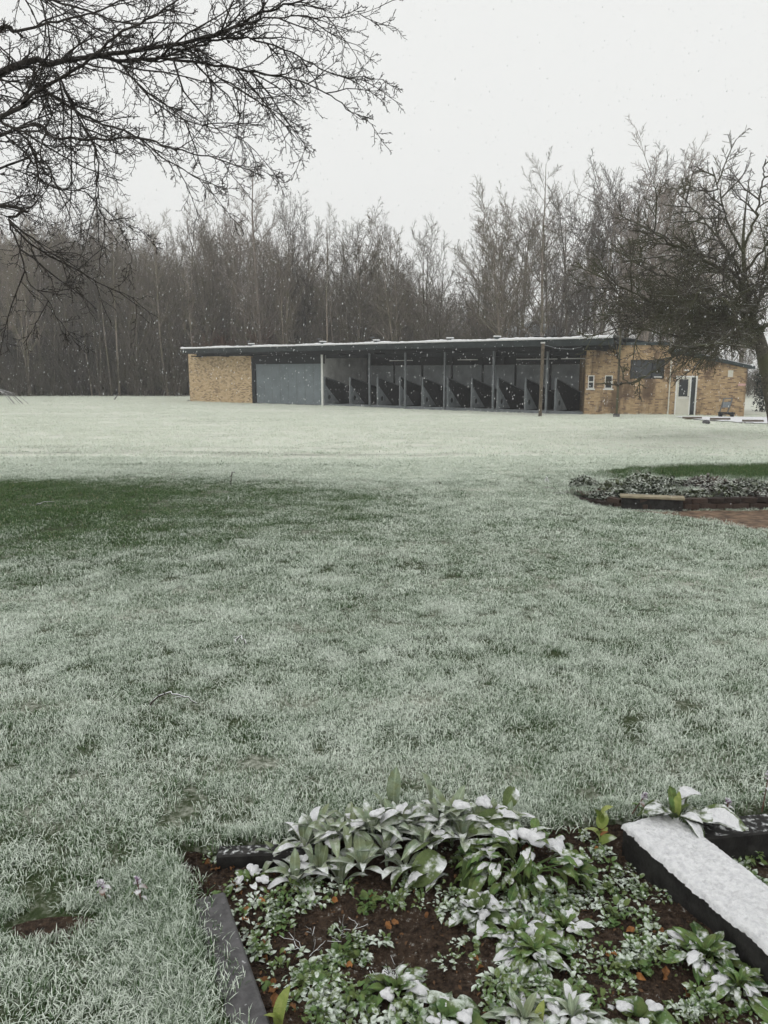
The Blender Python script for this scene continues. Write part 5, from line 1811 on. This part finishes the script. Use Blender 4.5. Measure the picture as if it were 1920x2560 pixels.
src = [tuft('tuft', 500 + i, 130, 0.075, 0.026, 0.0027, 1.4) for i in range(5)]          # 0-4 near
src += [tuft('tuft', 520 + i, 70, 0.06, 0.05, 0.0028, 1.2) for i in range(3)]          # 5-7 long grass by the bed
src += [tuft('tuft', 540 + i, 100, 0.14, 0.033, 0.0048, 1.5) for i in range(4)]           # 8-11 middle
src += [tuft('tuft', 560 + i, 60, 0.34, 0.05, 0.012, 1.6) for i in range(4)]            # 12-15 far
rg = np.random.default_rng(600)
GP, GR, GS, GI = [], [], [], []
def scatter(y0, y1, dens, lo, hi, side):
    area = ((1.1 * (y0 + y1) / 2) + 2 * side) * (y1 - y0)
    n = int(area * dens)
    # more width further out
    y = rg.uniform(y0, y1, 3 * n)
    y = y[rg.uniform(0, 1, 3 * n) < (0.55 * y + side) / (0.55 * y1 + side)][:n]
    y = y[rg.uniform(0, 1, len(y)) < (np.clip((8 - y) / 3.5, 0, 1) if y0 < 4 else (np.clip((y - 4.5) / 3.5, 0, 1) if y0 < 6 else 1.0 + 0 * y))]
    n = len(y)
    half = 0.55 * y + side
    x = rg.uniform(-1, 1, n) * half
    k = ~inpoly(x, y, BED) & ~inpoly(x, y, PATH)
    inb = inpoly(x, y, MIDBED)
    k &= ~(inb & ((y < 10.8) | ((y < 12.6) & (rg.uniform(0, 1, n) < 0.45)))) & ~inpoly(x, y, YARD)
    k &= np.hypot((x - PATCH_C[0]) / 0.2, (y - PATCH_C[1]) / 0.1) > rg.uniform(0.8, 1.2, n)
    # keep clear of the buildings
    u = (x - P0[0]) * math.cos(ANG) + (y - P0[1]) * math.sin(ANG)
    v = -(x - P0[0]) * math.sin(ANG) + (y - P0[1]) * math.cos(ANG)
    k &= ~((u > -33) & (u < 1) & (v > -0.1) & (v < 6))
    u = (x - P0[0]) * math.cos(CANG) + (y - P0[1]) * math.sin(CANG)
    v = -(x - P0[0]) * math.sin(CANG) + (y - P0[1]) * math.cos(CANG)
    k &= ~((u > -0.2) & (u < 8.3) & (v > -0.1))
    k &= ~((x > P0[0]) & (y > 43))
    x, y = x[k], y[k]
    z = gz(x, y) + np.where(inpoly(x, y, MIDBED), 0.07, 0)
    n = len(x)
    GP.append(np.stack([x, y, z], 1))
    GR.append(np.stack([rg.normal(0, 0.08, n), rg.normal(0, 0.08, n), rg.uniform(0, 6.28, n)], 1))
    hv = 0.85 + 0.35 * fbm(x, y, 44, 4, 1.7) * 0.5 + rg.uniform(-0.15, 0.25, n)
    tall = inpoly(x, y, MIDBED) * 1.3
    s = rg.uniform(0.85, 1.15, n)
    GS.append(np.stack([s, s, np.clip(hv, 0.7, 1.4) + tall], 1))
    GI.append(rg.integers(lo, hi, n))
scatter(1.2, 8, 230, 0, 5, 1.2)
scatter(4.5, 17, 80, 8, 12, 1.6)
scatter(15, 74, 9, 12, 16, 2.0)
# long grass fringe beside the edging board and along the bed's back edge
fr = []
for i in range(420):
    t = rg.uniform(-0.15, 1.0)
    x = -0.60 + (-0.25 + 0.60) * t
    y = 2.2 + (1.3 - 2.2) * t
    off = abs(rg.normal(0, 0.13)) + 0.05
    fr.append((x - off * 0.92, y - off * 0.4, 0, rg.uniform(0.5, 0.85) * (1.1 - off)))
for i in range(130):
    t = rg.uniform(0, 1)
    x = -0.8 + 2.4 * t
    y = 2.40 + 0.25 * (x + 0.76) / 2.2 + abs(rg.normal(0, 0.03)) + 0.02
    fr.append((x, y, 0, rg.uniform(0.35, 0.6)))
for i in range(60):
    a = rg.uniform(0, 6.28)
    fr.append((PATCH_C[0] + 0.22 * math.cos(a), PATCH_C[1] + 0.1 * math.sin(a), -0.01, rg.uniform(0.5, 0.8)))
fr = np.array(fr)
n = len(fr)
GP.append(fr[:, :3])
GR.append(np.stack([rg.normal(0, 0.2, n), rg.normal(0, 0.2, n), rg.uniform(0, 6.28, n)], 1))
GS.append(np.repeat(fr[:, 3:4], 3, 1))
GI.append(rg.integers(5, 8, n))
tag(instancer('grass', np.concatenate(GP), np.concatenate(GR), np.concatenate(GS), np.concatenate(GI), src), 'short frosted lawn grass under thin snow')
print('tufts', sum(len(a) for a in GP))

# ------------------------------------------------------------------ falling snow
rf_ = np.random.default_rng(900)
N = 22000
yy = 5.0 + 50 * rf_.uniform(0, 1, N) ** 0.75
xx = rf_.uniform(-1, 1, N) * (0.6 * yy + 2)
zz = rf_.uniform(-0.3, 1, N) * 0
zz = -0.6 + rf_.uniform(0, 1, N) * (0.62 * yy + 3.0)
sz = (0.005 + 0.0095 * rf_.uniform(0, 1, N) ** 2.5) * np.clip(yy / 16, 0.5, 1.6)
V = (octa @ np.array([[1, 0, 0], [0, 1, 0], [0.25, 0, 1]]))[None] * (sz[:, None, None] * rf_.uniform(0.5, 1.2, (N, 6, 1))) * np.array([0.75, 0.75, 2.0]) + np.stack([xx, yy, zz], 1)[:, None, :]
T = (of[None] + 6 * np.arange(N)[:, None, None]).reshape(-1, 3)
m, nt, b = new_mat('snowflake', 0.9, 0.1)
setc(nt, b, (0.85, 0.86, 0.88))
tag(obj('falling_snow', mesh_data('falling_snow', V.reshape(-1, 3), [T], m)), 'snowflakes drifting down through the air', kind='stuff')

# ------------------------------------------------------------------ haze of the snowfall
hz_m = bpy.data.materials.new('snow_haze')
hz_m.use_nodes = True
nt = hz_m.node_tree
nt.nodes.clear()
ho = nt.nodes.new('ShaderNodeOutputMaterial')
hv = nt.nodes.new('ShaderNodeVolumePrincipled')
hv.inputs['Color'].default_value = (1.0, 1.0, 1.0, 1)
hv.inputs['Density'].default_value = 0.0016
hv.inputs['Anisotropy'].default_value = 0.0
nt.links.new(hv.outputs[0], ho.inputs['Volume'])
hb = MB().box(-160, 160, -32, 222, -2.2, 24).build('haze', hz_m)
tag(hb, 'pale haze of falling snow in the air', kind='stuff')
